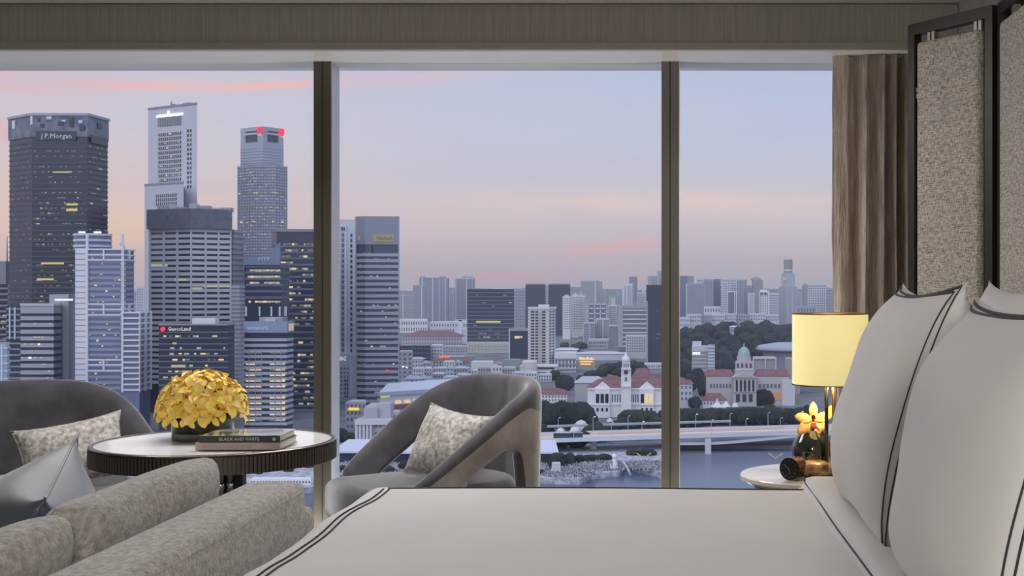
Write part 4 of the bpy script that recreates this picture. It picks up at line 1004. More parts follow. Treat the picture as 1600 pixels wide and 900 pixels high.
t = B('office_block', 'small dark glass block with pale frame beside the white apartment tower', 795, 830, 513, 1800, g_navy, None, side=0); piers(t, (796,), 513, 562, 1.8, c_lite, .9); band(t, 513, 517, c_blueg, .6, 'parapet'); many(t, [(804, 812, 525, 529), (813, 816, 525, 528)], m_litw, 'lit_windows', .8); lits(t, 800, 824, [535, 541, 548], 2, .2, seed=31)
# white apartment tower
t = tower('apartment_tower', 'white apartment tower with dark balconies on a broad podium', [(825, 0), (857, 0), (868, 16)], 1500, 481, c_cream, 26)
roofbox(t, 841, 857, 476, c_cream, y0=4); band(t, 479.5, 483, c_white, 1.6, 'parapet')
for k in range(20):
    y = 486 + 4.55 * k
    many(t, [(829.5, 835, y, y + 2.7), (836.5, 841.5, y, y + 2.7), (846, 852.5, y, y + 2.7)], w_dark, 'windows'); many(t, [(858.5, 861, y, y + 2.4), (863, 866, y, y + 2.4)], w_mid, 'windows')
plate(t, 842.6, 845.4, 488, 578, c_mauve, 'recess', .3); piers(t, (826.5, 835.7, 842, 846, 853.5), 486, 578, 1.1, c_cream, 1.4)
t = tower('podium_block', 'white rounded podium under the white apartment tower', [(812, 10), (828, 0), (868, 0), (872, 8)], 1440, 572, c_cream, 30); plate(t, 839, 866, 574, 577, w_dark, 'ribbon_window'); plate(t, 841, 853, 582, 585, w_dark, 'ribbon_window'); band(t, 572, 573.4, c_white, 1, 'parapet')
obj('round_wing', lathe([(9, 0), (9, 16), (8, 18)], 24, cx=X(828, 1440) - t.org.x, cy=-2), c_cream, t.o)
# slab flats
for k, (a, b, yt, lab) in enumerate(((879, 892, 463, 'white slab flat with pitched cap, first of three beside the dark slab'), (893, 905, 461, 'cream slab flat, middle of three beside the dark slab'), (904, 915, 462, 'cream slab flat, last of three before the white framed block'))):
    t = B('apartment_tower', lab, a, b, yt, 2500 + 75 * k, (c_white, c_cream, c_cream)[k], w_mid, 4, 14, 516, side=3); roofbox(t, a + 3, b - 4, yt - 2.5, c_pale, y0=2)
B('office_tower', 'mauve-grey tower with pale slot standing above the slab flats', 907, 935, 438, 3500, c_mauve, w_mid, 9, 16, 475, pier=(930,), cap=c_pale); B('office_tower', 'slim grey tower attached to the mauve-grey tower', 934.5, 941, 439.5, 3640, c_blueg, None, 0, 0, side=2)
t = B('office_block', 'white framed square block standing behind the stepped grey flats', 918, 949, 474, 2900, g_steel, None, side=0); piers(t, (919, 929, 938, 948), 474, 512, 1.4, c_white, 2); 
for y in (474.5, 481, 489, 497): band(t, y, y + 1.8, c_white, 2, 'belt')
B('apartment_block', 'grey gridded flats under the white framed block', 911, 932, 504, 2250, c_blueg, w_mid, 7, 9, 540, pier=(912, 921), pm_=c_pale, cap=c_pale); B('apartment_block', 'taller grey gridded flats under the white framed block', 931, 953, 498, 2280, c_grey, w_mid, 7, 11, 540, pier=(932, 942, 952), pm_=c_pale, cap=c_pale)
B('apartment_block', 'brownish low block below the gridded grey flats', 918, 952, 531, 2100, c_mauve, w_dark, 9, 3, 550); B('apartment_block', 'dark low block beside the gridded grey flats', 951, 970, 508, 2200, c_dgrey, w_mid, 5, 8, 545, cap=c_pale)
B('apartment_tower', 'white stepped tower right of the white framed block', 950, 966, 477, 2950, c_pale, w_mid, 5, 9, 508, roof=(955, 961, 466), cap=c_white)
B('office_tower', 'slim grey-blue tower left of the tallest slim tower', 962, 972, 452, 3600, c_blueg, None, side=3); B('office_tower', 'pale tower with sloping cap before the slim dark tower', 972, 990, 445, 3500, c_lite, w_mid, 6, 14, 480, pier=(974, 979), pm_=c_white, roof=(975, 989, 443))
B('office_tower', 'tallest slim dark tower of the cluster left of the right mullion', 983, 996, 432, 3800, c_dgrey, w_mid, 4, 12, 470, side=3); B('office_tower', 'pale low tower with small roof lantern near the right mullion', 995, 1011, 457, 3600, c_lite, w_mid, 5, 8, 490, roof=(1003, 1008, 444))
t = B('office_block', 'wide glazed office block with pale side wall left of the right mullion', 966, 1010, 477, 1950, gl('glazed_block', (96, 104, 124)), None, side=0); plate(t, 966, 973, 477, 540, c_grey, 'side_wall', 1.2); band(t, 477, 482, c_blueg, .8, 'parapet'); bands(t, 486, 545, 7, .35, c_pale, .6); lits(t, 975, 1006, [490, 497, 511, 518, 525], 2, .4, seed=33, mats=(m_litc, m_litd, m_litd))
B('office_block', 'pale gridded annex in front of the wide glazed office block', 978, 1010, 524, 1800, c_pale, w_mid, 8, 6, 552, side=0)
t = B('office_tower', 'tall dark blue slab with pale edge beside the right mullion', 1010, 1050, 445, 1650, g_navy, None, side=0); piers(t, (1010.5,), 470, 568, 3.6, c_blueg, 1.4); lits(t, 1014, 1034, [486 + 7 * i for i in range(11)], 2, .15, seed=34, mats=(m_litc, m_litd, m_litd)); u = tower('upper_slab', None, [(1012, 10), (1050, 10)], 1650, 431, c_blueg, 10, parent=t); piers(u, (1014, 1017, 1029), 432, 470, 1.2, c_lite, 1); roofbox(t, 1027, 1045, 423, c_blueg, y0=14, dp=10)
# right of the mullion: skyline
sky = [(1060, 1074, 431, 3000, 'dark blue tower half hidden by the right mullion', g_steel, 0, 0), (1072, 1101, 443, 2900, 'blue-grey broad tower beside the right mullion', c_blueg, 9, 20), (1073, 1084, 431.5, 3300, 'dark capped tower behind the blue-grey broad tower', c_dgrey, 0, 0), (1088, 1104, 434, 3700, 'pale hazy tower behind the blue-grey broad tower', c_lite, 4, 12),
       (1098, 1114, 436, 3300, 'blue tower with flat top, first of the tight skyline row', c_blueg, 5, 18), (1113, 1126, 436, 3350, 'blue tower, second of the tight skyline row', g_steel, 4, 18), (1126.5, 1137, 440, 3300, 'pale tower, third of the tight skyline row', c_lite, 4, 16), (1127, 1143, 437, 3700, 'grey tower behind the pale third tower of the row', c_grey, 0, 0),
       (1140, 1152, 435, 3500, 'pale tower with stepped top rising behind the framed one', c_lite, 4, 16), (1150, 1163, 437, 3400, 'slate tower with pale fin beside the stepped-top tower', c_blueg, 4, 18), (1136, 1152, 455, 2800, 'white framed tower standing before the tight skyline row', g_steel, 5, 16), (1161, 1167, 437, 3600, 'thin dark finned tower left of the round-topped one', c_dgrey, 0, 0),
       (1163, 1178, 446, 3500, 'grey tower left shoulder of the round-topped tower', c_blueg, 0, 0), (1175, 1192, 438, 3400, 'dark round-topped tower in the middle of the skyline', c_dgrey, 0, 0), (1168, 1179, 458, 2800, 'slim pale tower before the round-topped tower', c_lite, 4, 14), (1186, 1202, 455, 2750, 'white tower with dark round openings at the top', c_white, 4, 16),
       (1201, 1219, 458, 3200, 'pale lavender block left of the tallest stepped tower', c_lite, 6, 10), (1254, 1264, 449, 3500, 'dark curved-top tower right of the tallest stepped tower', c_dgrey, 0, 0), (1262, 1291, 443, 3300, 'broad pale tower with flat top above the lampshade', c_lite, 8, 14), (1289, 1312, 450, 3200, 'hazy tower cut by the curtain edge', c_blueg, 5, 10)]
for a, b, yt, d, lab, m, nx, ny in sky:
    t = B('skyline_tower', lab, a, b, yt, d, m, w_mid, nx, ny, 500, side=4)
    if nx: piers(t, (a + 1.2,), yt, 500, 1.3, c_white, d * 5e-4)
    if 'framed' in lab and 'before' in lab: piers(t, (b - 1.2, b - 4), yt, 500, 1.4, c_white, d * 5e-4); band(t, yt, yt + 1.6, c_white, 2, 'parapet')
    if 'round-topped' in lab and yt == 438: obj('round_cap', lathe([(8.5 / F * d, 0), (8 / F * d, 4), (5 / F * d, 8), (.5, 9.5)], 20, cx=0, cy=15), m, t.o, loc=(0, 0, t.H))
    if 'curved-top' in lab: obj('round_cap', lathe([(5 / F * d, 0), (4.6 / F * d, 6), (2 / F * d, 11), (.5, 12)], 16, cx=0, cy=12), m, t.o, loc=(0, 0, t.H))
    if 'openings' in lab:
        for px in (1190, 1196): plate(t, px - 1.6, px + 1.6, 457, 460.5, w_dark, 'opening', 1.5)
        roofbox(t, 1188, 1198, 452.5, c_white, y0=2)
t = tower('skyline_tower', 'tallest stepped tower with dark lantern cap above the tree hill', [(1217, 30), (1229, 0), (1245, 0)], 2900, 447.5, c_blueg, 40)
u = tower('middle_stage', None, [(1221, 30), (1229, 6), (1242, 6)], 2900, 427, conc('stage_facade', (130, 138, 160)), 30, parent=t); piers(t, (1230, 1238), 448, 500, .9, c_pale, 1.2); obj('lantern', lathe([(10.5, 0), (10.5, 31), (9, 33)], 8, cx=X(1232, 2920) - t.org.x, cy=28), c_dgrey, t.o, loc=(0, 0, zr(t, 427)))
obj('light_ring', lathe([(10.4, 0), (10.9, 0), (10.9, 3), (10.4, 3)], 16, cx=X(1232, 2920) - t.org.x, cy=28, ring=True), c_white, t.o, loc=(0, 0, zr(t, 423))); plate(u, 1224, 1228, 434, 438, m_litc, 'lit_sign', 2)
# second hazy line of towers far behind
g_ = random.Random(11); px = 626; far = []
ORD_ = 'first second third fourth fifth sixth seventh eighth ninth tenth eleventh twelfth thirteenth fourteenth fifteenth sixteenth seventeenth eighteenth nineteenth twentieth'.split(); ORD_ += ['twenty-' + o for o in ORD_[:9]] + ['thirtieth'] + ['thirty-' + o for o in ORD_[:9]] + ['fortieth'] + ['forty-' + o for o in ORD_[:9]] + ['fiftieth'] + ['fifty-' + o for o in ORD_[:9]]
while px < 1300:
    w_ = g_.uniform(7, 15)
    if not (1030 < px < 1062):
        d = g_.uniform(4600, 6200); yt = g_.uniform(455, 470) if px < 1062 else g_.uniform(448, 463)
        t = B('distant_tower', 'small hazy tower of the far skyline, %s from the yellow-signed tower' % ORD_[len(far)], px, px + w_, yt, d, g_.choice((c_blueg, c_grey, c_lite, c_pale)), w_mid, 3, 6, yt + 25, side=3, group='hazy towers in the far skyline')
        far.append(t)
        if g_.random() < .5: roofbox(t, px + 2, px + w_ - 3, yt - g_.uniform(1, 2.5), c_blueg, y0=2)
    px += w_ + g_.uniform(.5, 6)
t = B('distant_tower', 'hazy sliver tower seen between the white framed tower and the octagonal tower', 213, 228, 448, 2300, c_lite, w_mid, 4, 12, 500)
# hills on the horizon
bm = bmesh.new(); n = 90; lo, hi = [], []
for i in range(n + 1):
    x = -6000 + 9000 * i / n; h = 96 + 50 * (mnoise.noise(Vector((i * .13, 2, 3))) + .2) + 10 * mnoise.noise(Vector((i * .6, 1, 1)))
    lo.append((bm.verts.new((x, 11000, GZ)), bm.verts.new((x, 12500, GZ)))); hi.append(bm.verts.new((x, 11700, GZ + max(60, h))))
for i in range(n): bm.faces.new((lo[i][0], lo[i + 1][0], hi[i + 1], hi[i])); bm.faces.new((hi[i], hi[i + 1], lo[i + 1][1], lo[i][1]))
structure(obj('hills', bm, pm('hill_green', (66, 78, 76), .9)))

# ================================================================== low town, landmarks
m_redroof = pm('red_tile_roof', (142, 102, 106), .8, col2=(124, 86, 92), var=.1, vscale=.3); m_white = c_white
m_greyroof = pm('grey_sheet_roof', (186, 192, 208), .5); m_tree = [pm('tree_green_%s' % k, c, .95, col2=c2, var=.15, vscale=.25) for k, c, c2 in (('deep', (50, 60, 56), (34, 42, 42)), ('olive', (62, 66, 54), (42, 47, 42)), ('blue', (48, 58, 62), (34, 42, 48)))]
def gd(yb): return 100 * F / (yb - CY)            # distance of street level seen at pixel row yb
def roof(t, yt, mat, over=1.0, hip=.25, name='roof', dep=None):
    """hipped roof standing on the block t up to pixel row yt"""
    x0, x1 = t.pl[0].x - over, t.pl[-1].x + over; y0 = min(p.y for p in t.pl) - over; y1 = max(p.y for p in t.pl) + (dep or 20) + over; z0, z1 = t.H, zr(t, yt); w = (x1 - x0) * hip; ym = (y0 + y1) / 2
    bm = bmesh.new(); v = [bm.verts.new(p) for p in ((x0, y0, z0), (x1, y0, z0), (x1, y1, z0), (x0, y1, z0), (x0 + w, ym, z1), (x1 - w, ym, z1))]
    for f in ((0, 1, 5, 4), (1, 2, 5), (2, 3, 4, 5), (3, 0, 4), (3, 2, 1, 0)): bm.faces.new([v[i] for i in f])
    return obj(name, bm, mat, t.o)
def low(name, label, x0, x1, yt, yb, mat, depth=18, group=None, cat='building', win=None, rf=None, wm=None, d=None):
    t = tower(name, label, [(x0, 0), (x1, 0)], d or gd(yb), yt, mat, depth, group, cat)
    if win: grid(t, x0 + .5, x1 - .5, yt + 1, yb - .5, win[0], win[1], .45, .5, wm or w_mid, proud=.25)
    if rf: roof(t, rf[0], rf[1], dep=depth)
    return t
L_ = low
L_('canopy_building', 'long white canopy roof building behind the red-roofed block', 622, 668, 499, 520, c_white, 60, win=(12, 2)); L_('canopy_building', 'white stepped canopy building right of the long white canopy', 672, 732, 503, 521, c_lite, 60, win=(14, 2))
t = L_('old_block', 'long pink arcaded block with brown-red roof behind the old quarter', 628, 722, 526, 541, c_mauve, 40, win=(22, 2), rf=(517, m_redroof))
t = L_('office_block', 'white T-shaped gateway block behind the red-roofed block', 711, 738, 514, 537, c_lite, 20); plate(t, 695, 738, 499, 502, c_pale, 'roof_beam', 3); plate(t, 717, 722, 500, 537, c_white, 'stem', 3)
L_('office_block', 'black glazed low block under the pink arcaded block', 622, 673, 540, 563, g_black, 40, win=(14, 3)); L_('office_block', 'pale blue stair block beside the black glazed low block', 673, 692, 539, 562, c_lite, 30, win=(4, 4)); L_('office_block', 'mauve block with rows of windows beside the pale blue stair block', 692, 731, 541, 566, c_mauve, 30, win=(10, 5))
t = L_('shed', 'long grey shed with glowing orange sign strip in the old quarter', 684, 742, 556, 572, c_dgrey, 20); plate(t, 686, 703, 556, 559, glow('orange_strip', (255, 120, 80), 1.0), 'sign_strip', .8); plate(t, 703, 726, 556, 557.5, c_white, 'roof_edge', .8)
L_('billboard_block', 'blank white wall block in front of the lit podium', 736, 771, 565, 582, c_white, 20); L_('office_block', 'small grey balcony block beside the blank white wall block', 772, 791, 567, 582, c_grey, 20, win=(5, 3)); L_('office_block', 'green-grey low hall below the small dark glass block', 785, 812, 562, 584, conc('green_grey', (84, 104, 106)), 20); L_('office_block', 'pale cube beside the green-grey low hall', 791, 806, 574, 586, c_pale, 20)
t = L_('office_block', 'grey slab block with dark base close beside the yellow-signed tower', 620, 645, 549, 600, c_grey, 25, win=(3, 7)); many(t, [(628, 632, 572, 574), (634, 637, 573, 575)], m_signw, 'lit_windows', .6)
t = L_('shophouse', 'white gabled shophouse with small dark windows near the tall grey tower', 632, 655, 592, 612, c_white, 14, win=(3, 3), wm=w_dark, rf=(587, m_greyroof)); t = L_('shophouse', 'ochre-walled house with sloping roof beside the white gabled shophouse', 622, 640, 600, 618, conc('ochre_wall', (176, 140, 78)), 14, rf=(596, m_greyroof))
# the old quarter: rows of small blocks
g_ = random.Random(23)
for row, (yb, y_h, x0, x1) in enumerate(((575, 12, 640, 735), (588, 13, 645, 800), (600, 13, 655, 740), (612, 13, 660, 720), (596, 12, 800, 845))):
    px = x0
    while px < x1:
        w_ = g_.uniform(11, 22); col = g_.choice((c_white, c_pale, c_lite, c_mauve, c_grey, c_cream)); yt = yb - y_h * g_.uniform(.7, 1.2)
        rf_ = g_.choice((m_redroof, m_greyroof, m_greyroof)) if g_.random() < .45 else None
        lab = 'small %s block with %s in the %s' % ({'white_facade': 'white', 'pale_concrete': 'pale grey', 'light_blue_facade': 'pale blue', 'mauve_facade': 'mauve', 'grey_concrete': 'grey', 'cream_facade': 'cream'}[col.name], 'a red roof' if rf_ == m_redroof else 'a grey roof' if rf_ else 'a flat roof', ('farthest row of the old quarter', 'second row of the old quarter', 'third row of the old quarter', 'row just above the armchair back', 'row by the white podium')[row])
        t = L_('shophouse', lab, px, px + w_, yt, yb + g_.uniform(-1.5, 1.5), col, 16, 'small blocks of the old quarter', win=(max(2, int(w_ / 4)), 2), wm=g_.choice((w_dark, w_mid)), rf=(yt - 3, rf_) if rf_ else None)
        if g_.random() < .5: roofbox(t, px + 2, px + w_ * .5, yt - 2.5, c_pale, y0=4, dp=5)
        px += w_ + g_.uniform(-1, 3)
# hotel and arcades low behind the armchair
t = tower('exhibition_hall', 'long blue-white hall with sloping roof and round lit windows', [(589, 8), (594, 0), (730, 60)], gd(652), 618, c_lite, 30); band(t, 613, 619, m_greyroof, 2, 'eave')
bm = bmesh.new(); pl = t.pl; q = [(pl[0].x, pl[0].y - 2, t.H), (pl[2].x, pl[2].y - 2, t.H), (pl[2].x, pl[2].y + 38, zr(t, 603)), (pl[0].x, pl[0].y + 38, zr(t, 606))]; v = [bm.verts.new(p) for p in q] + [bm.verts.new((x, y, z - 1.5)) for x, y, z in q]
for f in ((0, 1, 2, 3), (7, 6, 5, 4), (0, 4, 5, 1), (1, 5, 6, 2), (2, 6, 7, 3), (3, 7, 4, 0)): bm.faces.new([v[i] for i in f])
obj('roof', bm, pm('hall_roof', (204, 214, 234), .5), t.o); plate(t, 595, 608, 617, 621, glow('lime_sign', (214, 222, 90), .9), 'lit_sign', 1)
for px in (622, 636, 650, 664, 678): plate(t, px - 4.5, px + 4.5, 628, 633, m_lito, 'lit_arch', .7)
band(t, 634, 640, m_redroof, 3, 'awning'); band(t, 646, 651, m_redroof, 5, 'awning')
t = L_('old_building', 'grey neoclassical building with tall columns low beside the mullion', 556, 612, 655, 702, conc('grey_stone', (138, 138, 146)), 25, win=(8, 3), d=gd(706)); 
for k in range(5): p = facept(t, 558.5 + 5.6 * k, 0, 2.2)[0]; obj('column', lathe([(1.0, 0), (.85, zr(t, 663))], 10, cx=p.x, cy=p.y), c_pale, t.o, smooth=False)
band(t, 655, 663, c_pale, 3.4, 'cornice'); roofbox(t, 568, 590, 640, conc('grey_stone2', (120, 120, 130)), y0=8, dp=10); roofbox(t, 588, 610, 633, c_grey, y0=10, dp=10); plate(t, 552, 557, 663, 671, m_litw, 'lit_window', .8)
t = L_('old_building', 'grey office annex with bright yellow lit panel beside the mullion', 540, 572, 628, 672, c_grey, 20, win=(5, 4)); plate(t, 545, 561, 637, 641, glow('yellow_panel', (250, 226, 60), 1.0), 'lit_panel', 1); L_('old_building', 'mauve stone block with small dome between yellow panel and lit hall', 572, 592, 636, 676, c_mauve, 16, win=(3, 4), rf=(631, m_greyroof)); L_('old_building', 'grey round-roofed pavilion block under the lit hall', 600, 625, 644, 690, c_grey, 16, win=(4, 4)); L_('old_building', 'pale arcade block under the red awnings', 622, 660, 652, 682, c_pale, 16, win=(6, 3), rf=(648, m_greyroof))
L_('promenade_pavilion', 'white-roofed pavilion low on the waterfront beside the mullion', 524, 580, 707, 722, g_navy, 14, d=gd(724)); t = L_('promenade_pavilion', 'white-roofed pavilion beneath the armchair arm', 586, 662, 708, 724, g_navy, 14, d=gd(726)); t = L_('promenade_pavilion', 'blue flat-roofed pavilion right of the armchair', 820, 868, 708, 726, g_navy, 20, d=gd(728))
for o in [o for o in bpy.data.objects if o.name.startswith('promenade_pavilion')]:
    xs = [v.co.x for v in o.data.vertices]; zt = max(v.co.z for v in o.data.vertices)
    bm = bmesh.new(); a, b = min(xs) - 2, max(xs) + 2; v = [bm.verts.new(p) for p in ((a, -3, zt), (b, -3, zt), (b - 4, 22, zt + 4), (a + 4, 22, zt + 4), (a, -3, zt + 1), (b, -3, zt + 1), (b - 4, 22, zt + 5), (a + 4, 22, zt + 5))]
    for f in ((3, 2, 1, 0), (4, 5, 6, 7), (0, 1, 5, 4), (1, 2, 6, 5), (2, 3, 7, 6), (3, 0, 4, 7)): bm.faces.new([v[i] for i in f])
    obj('roof', bm, pm('pavilion_roof', (214, 220, 238), .5), o)

# ---- clock tower hall
m_hall = pm('white_stucco', (236, 236, 242), .7)
D = gd(652)
t = tower('clock_tower_hall', 'white hall with clock tower, red roofs and tall dark windows', [(918, 0), (1060, 0)], D, 606, m_hall, 30)
def hp(px): return X(px, D) - t.org.x
roof(t, 594, m_redroof, 1, .12, dep=30)
for xa, xb, ap in ((929, 953, 597), (999, 1022, 597)):
    w = tower('wing', None, [(xa, -3), (xb, -3)], D, 607, m_hall, 4, parent=t)
    bm = bmesh.new(); x0, x1 = w.pl[0].x - .8, w.pl[1].x + .8; z0, z1 = w.H, zr(t, ap); v = [bm.verts.new(p) for p in ((x0, -1, z0), (x1, -1, z0), ((x0 + x1) / 2, -1, z1), (x0, 6, z0), (x1, 6, z0), ((x0 + x1) / 2, 6, z1))]
    for f in ((0, 1, 2), (3, 5, 4), (0, 2, 5, 3), (1, 4, 5, 2), (0, 3, 4, 1)): bm.faces.new([v[i] for i in f])
    obj('pediment', bm, m_hall, w.o)
    for k in range(3): c = xa + (xb - xa) * (.2 + .3 * k); plate(w, c - 2.5, c + 2.5, 615, 629, g_black if xa < 990 or k == 0 else m_litw, 'tall_window', .4); plate(w, c - 1.6, c + 1.6, 637, 642, g_black, 'low_window', .4)
    band(w, 631, 633, c_white, .8, 'ledge')
for k in range(4): 
    for c in (957 + k * 4, 986 + k * 3.6): plate(t, c - .8, c + .8, 616, 628, w_mid, 'arch_window', .4)
band(t, 606, 608.5, c_white, 1.2, 'cornice'); band(t, 631, 633, c_white, .9, 'ledge')
tw = tower('clock_tower', None, [(970.5, -8), (986, -8)], D, 574, m_hall, 4, parent=t); band(tw, 574, 576.5, c_white, 1.2, 'cornice'); band(tw, 601, 604, c_white, 1.2, 'cornice')
p = facept(tw, 978, zr(tw, 580.5), .3)[0]; ck = obj('clock_face', lathe([(1.7, 0), (1.7, .4)], 20), w_dark, tw.o, loc=p); ck.rotation_euler = (R(90), 0, 0)
bf = tower('belfry', None, [(972, -7.5), (984.5, -7.5)], D, 565, m_hall, 3, parent=t)
for px in (975, 978.3, 981.6): plate(bf, px - .9, px + .9, 567, 573, w_mid, 'arch_opening', .3)
obj('cupola', lathe([(3.4, 0), (3.3, 2), (2.2, 4.2), (1.1, 5), (.7, 7), (.1, 8)], 16, cx=hp(978), cy=-4.6), m_hall, t.o, smooth=True, loc=(0, 0, zr(t, 565)))
plate(tw, 976.3, 979.7, 588, 594, w_mid, 'slot_window', .3)
L_('hall_annex', 'red-roofed theatre wing behind the clock tower hall', 944, 970, 600, 622, c_pale, 20, rf=(588, m_redroof), d=1030); t = L_('hall_annex', 'red pyramid-roofed annex right of the clock tower', 988, 1018, 591, 610, c_lite, 20, win=(3, 1), rf=(576, m_redroof), d=1080); L_('hall_annex', 'red roof row by the right mullion behind the clock tower hall', 1014, 1050, 596, 612, c_lite, 16, rf=(588, m_redroof), d=1050)
L_('theatre_roof', 'pale curved roof left of the clock tower hall', 898, 945, 598, 612, c_grey, 20, rf=(589, m_greyroof), d=1075); L_('museum_block', 'white wide museum block with red roof right of the armchair', 826, 886, 616, 634, m_hall, 25, win=(12, 3), rf=(608, m_redroof), d=gd(642))
# riverside terraces and lit canopies
t = L_('terrace_block', 'white curved terrace block with planted decks beside the white apartment tower', 866, 900, 552, 582, c_white, 40, win=(6, 1)); 
for y in (560, 568, 576): plate(t, 867, 900, y, y + 3, c_dgrey, 'planter', 1)
L_('mall_roof', 'long white roof of the riverside mall', 866, 902, 547, 556, c_white, 40, rf=(544, c_lite)); L_('mall_roof', 'long grey-white roof running behind the lit canopies', 900, 975, 553, 563, c_lite, 40, rf=(550, c_pale))
t = L_('lit_market', 'riverside market glowing orange under pale canopies', 904, 930, 560, 574, conc('market_wall', (150, 120, 100)), 30)
for k in range(3): plate(t, 905 + k, 929 - 3 * k, 560 + 4 * k, 562 + 4 * k, glow('market_glow', (255, 206, 140), 1.1), 'lit_storey', 1.2)
for k, px in enumerate((906, 911, 917, 923)): plate(t, px, px + 2, 558 + k % 2, 560 + k % 2, m_signw, 'lamp_panel', 2)
L_('white_pavilion', 'flat white roofed pavilion before the dark blue slab', 1004, 1040, 568, 576, c_lite, 20, win=(9, 1))
# ---- domed courthouse
m_stone = pm('court_stone', (192, 188, 192), .8); D = gd(635)
t = tower('domed_courthouse', 'stone courthouse with pale green dome, portico and brown-red roofs', [(1105, 8), (1145, 8), (1145.2, 0), (1182, 0), (1182.2, 8), (1232, 8)], D, 590, m_stone, 30)
for a, b in ((1103, 1146), (1181, 1234)):
    r_ = tower('roof_wing', None, [(a, 10), (b, 10)], D, 589, m_stone, 16, parent=t); roof(r_, 579, m_redroof, 1, .1, dep=16)
bm = bmesh.new(); x0, x1 = X(1144, D) - t.org.x, X(1183, D) - t.org.x; z0, z1 = t.H, zr(t, 581); v = [bm.verts.new(p) for p in ((x0, -2, z0), (x1, -2, z0), ((x0 + x1) / 2, -2, z1), (x0, 10, z0), (x1, 10, z0), ((x0 + x1) / 2, 10, z1))]
for f in ((0, 1, 2), (3, 5, 4), (0, 2, 5, 3), (1, 4, 5, 2), (0, 3, 4, 1)): bm.faces.new([v[i] for i in f])
obj('pediment', bm, m_stone, t.o); band(t, 590, 593, pm('court_cornice', (176, 172, 178), .8), 1.2, 'cornice', 2, 4)
plate(t, 1147, 1181, 595, 611, w_dark, 'portico_shade', .3)
for k in range(6): p = facept(t, 1148 + 6.4 * k, zr(t, 612.5), 1.6)[0]; obj('column', lathe([(.95, p.z), (.8, zr(t, 593))], 10, cx=p.x, cy=p.y), m_stone, t.o)
for k in range(3): plate(t, 1150 + 10 * k, 1156 + 10 * k, 616, 628, w_dark, 'arch', .4)
for k in range(7): plate(t, 1109.5 + 5 * k, 1112 + 5 * k, 601, 607, w_mid, 'window', .4); plate(t, 1186 + 6 * k, 1189 + 6 * k, 601, 607, w_mid, 'window', .4)
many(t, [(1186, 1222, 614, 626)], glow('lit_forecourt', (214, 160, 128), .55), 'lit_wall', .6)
dr = tower('drum', None, [(1149, 10), (1176, 10)], D, 566, m_stone, 14, parent=t); 
for k in range(4): plate(dr, 1151.5 + 6.6 * k, 1154.5 + 6.6 * k, 569, 576, w_dark, 'arch_window', .3)
band(dr, 578, 580, c_pale, .8, 'ledge'); obj('dome', lathe([(5.6, -1.5), (5.6, 1), (5.2, 3.8), (4, 6.6), (2.2, 8.4), (.6, 9.2), (.5, 11), (.05, 13)], 24, cx=X(1162.5, D + 16) - t.org.x, cy=17), pm('green_copper', (160, 188, 186), .6), t.o, smooth=True, loc=(0, 0, zr(t, 560)))
obj('dome_base', lathe([(6.2, 0), (6.2, 4)], 24, cx=X(1162.5, D + 16) - t.org.x, cy=17), m_stone, t.o, loc=(0, 0, zr(t, 566)))
t = L_('court_annex', 'brown boxy court block with pale frames behind the dome', 1176, 1213, 559, 585, conc('brown_block', (110, 104, 108)), 30, d=1190); piers(t, (1177, 1196, 1212), 559, 585, 1.6, c_pale, 1.4); band(t, 558, 561, c_pale, 1.5, 'roof_edge'); L_('court_annex', 'second brown boxy court block, under the disc roof by the lampshade', 1227, 1250, 561, 585, MATS['brown_block'], 30, d=1190)
ds = tag(obj('disc_building', lathe([(38, 0), (40, 1.2), (36, 5), (20, 7.5), (0, 8)], 40), pm('disc_roof', (170, 178, 198), .5), smooth=True), 'flat disc-shaped roof building behind the brown court blocks', 'building'); ds.location = (X(1240, 1300), 1300, Z(547, 1300)); obj('disc_support', lathe([(30, GZ - ds.location.z), (32, 0)], 32), conc('disc_base', (86, 88, 104)), ds)
t = L_('terraced_block', 'white terraced block with greenery right of the mullion', 1081, 1112, 541, 600, c_pale, 20, d=1330); bands(t, 552, 590, 6, .5, c_dgrey, .8, lim=7); roofbox(t, 1082, 1096, 534, c_lite, y0=4); plate(t, 1082, 1094, 550, 554, m_signw, 'lit_panel', 1); w = tower('tower_wing', None, [(1106, -4), (1117, -4)], 1330, 539, c_blueg, 14, parent=t); bands(w, 543, 580, 5, .5, c_lite, .8)
t = L_('red_roof_hall', 'small white hall with red double roof on the river bank', 1098, 1134, 626, 634, m_hall, 12, win=(7, 1), rf=(615, m_redroof), d=gd(638)); t = L_('white_house', 'white house with red roof at the mullion edge', 1062, 1082, 600, 628, c_pale, 14, win=(3, 3), rf=(594, m_redroof), d=gd(640))
tn = tag(empty('white_tent', (X(1128, gd(641)), gd(641), GZ)), 'white peaked tents beside the red-roofed river hall', 'tent')
for k in range(3): obj('canopy', lathe([(5 - k, 3), (1.5, 6), (.1, 10 - 2 * k)], 8, cx=7.5 * k - 4, cy=0), c_white, tn)
L_('screen_wall', 'pale blank hoarding beside the courthouse', 1222, 1242, 594, 628, c_pale, 8, d=gd(634))
for k, (a, b, yt, yb) in enumerate(((1062, 1078, 496, 512), (1074, 1096, 491, 505), (1094, 1112, 492, 506), (1112, 1132, 491, 504), (1132, 1150, 490, 502), (1150, 1172, 491, 503), (1172, 1196, 490, 502), (1196, 1216, 492, 503), (1245, 1274, 478, 502), (1100, 1126, 479, 500))):
    L_('low_block', 'low pale block at the skyline foot behind the hill, %s from the mullion' % ORD_[sorted((1062, 1074, 1094, 1112, 1132, 1150, 1172, 1196, 1245, 1100)).index(a)], a, b, yt, yb, (c_lite, c_pale, c_blueg)[k % 3], 30, 'low blocks at the skyline foot', win=(6, 2), d=2420 + 22 * k)
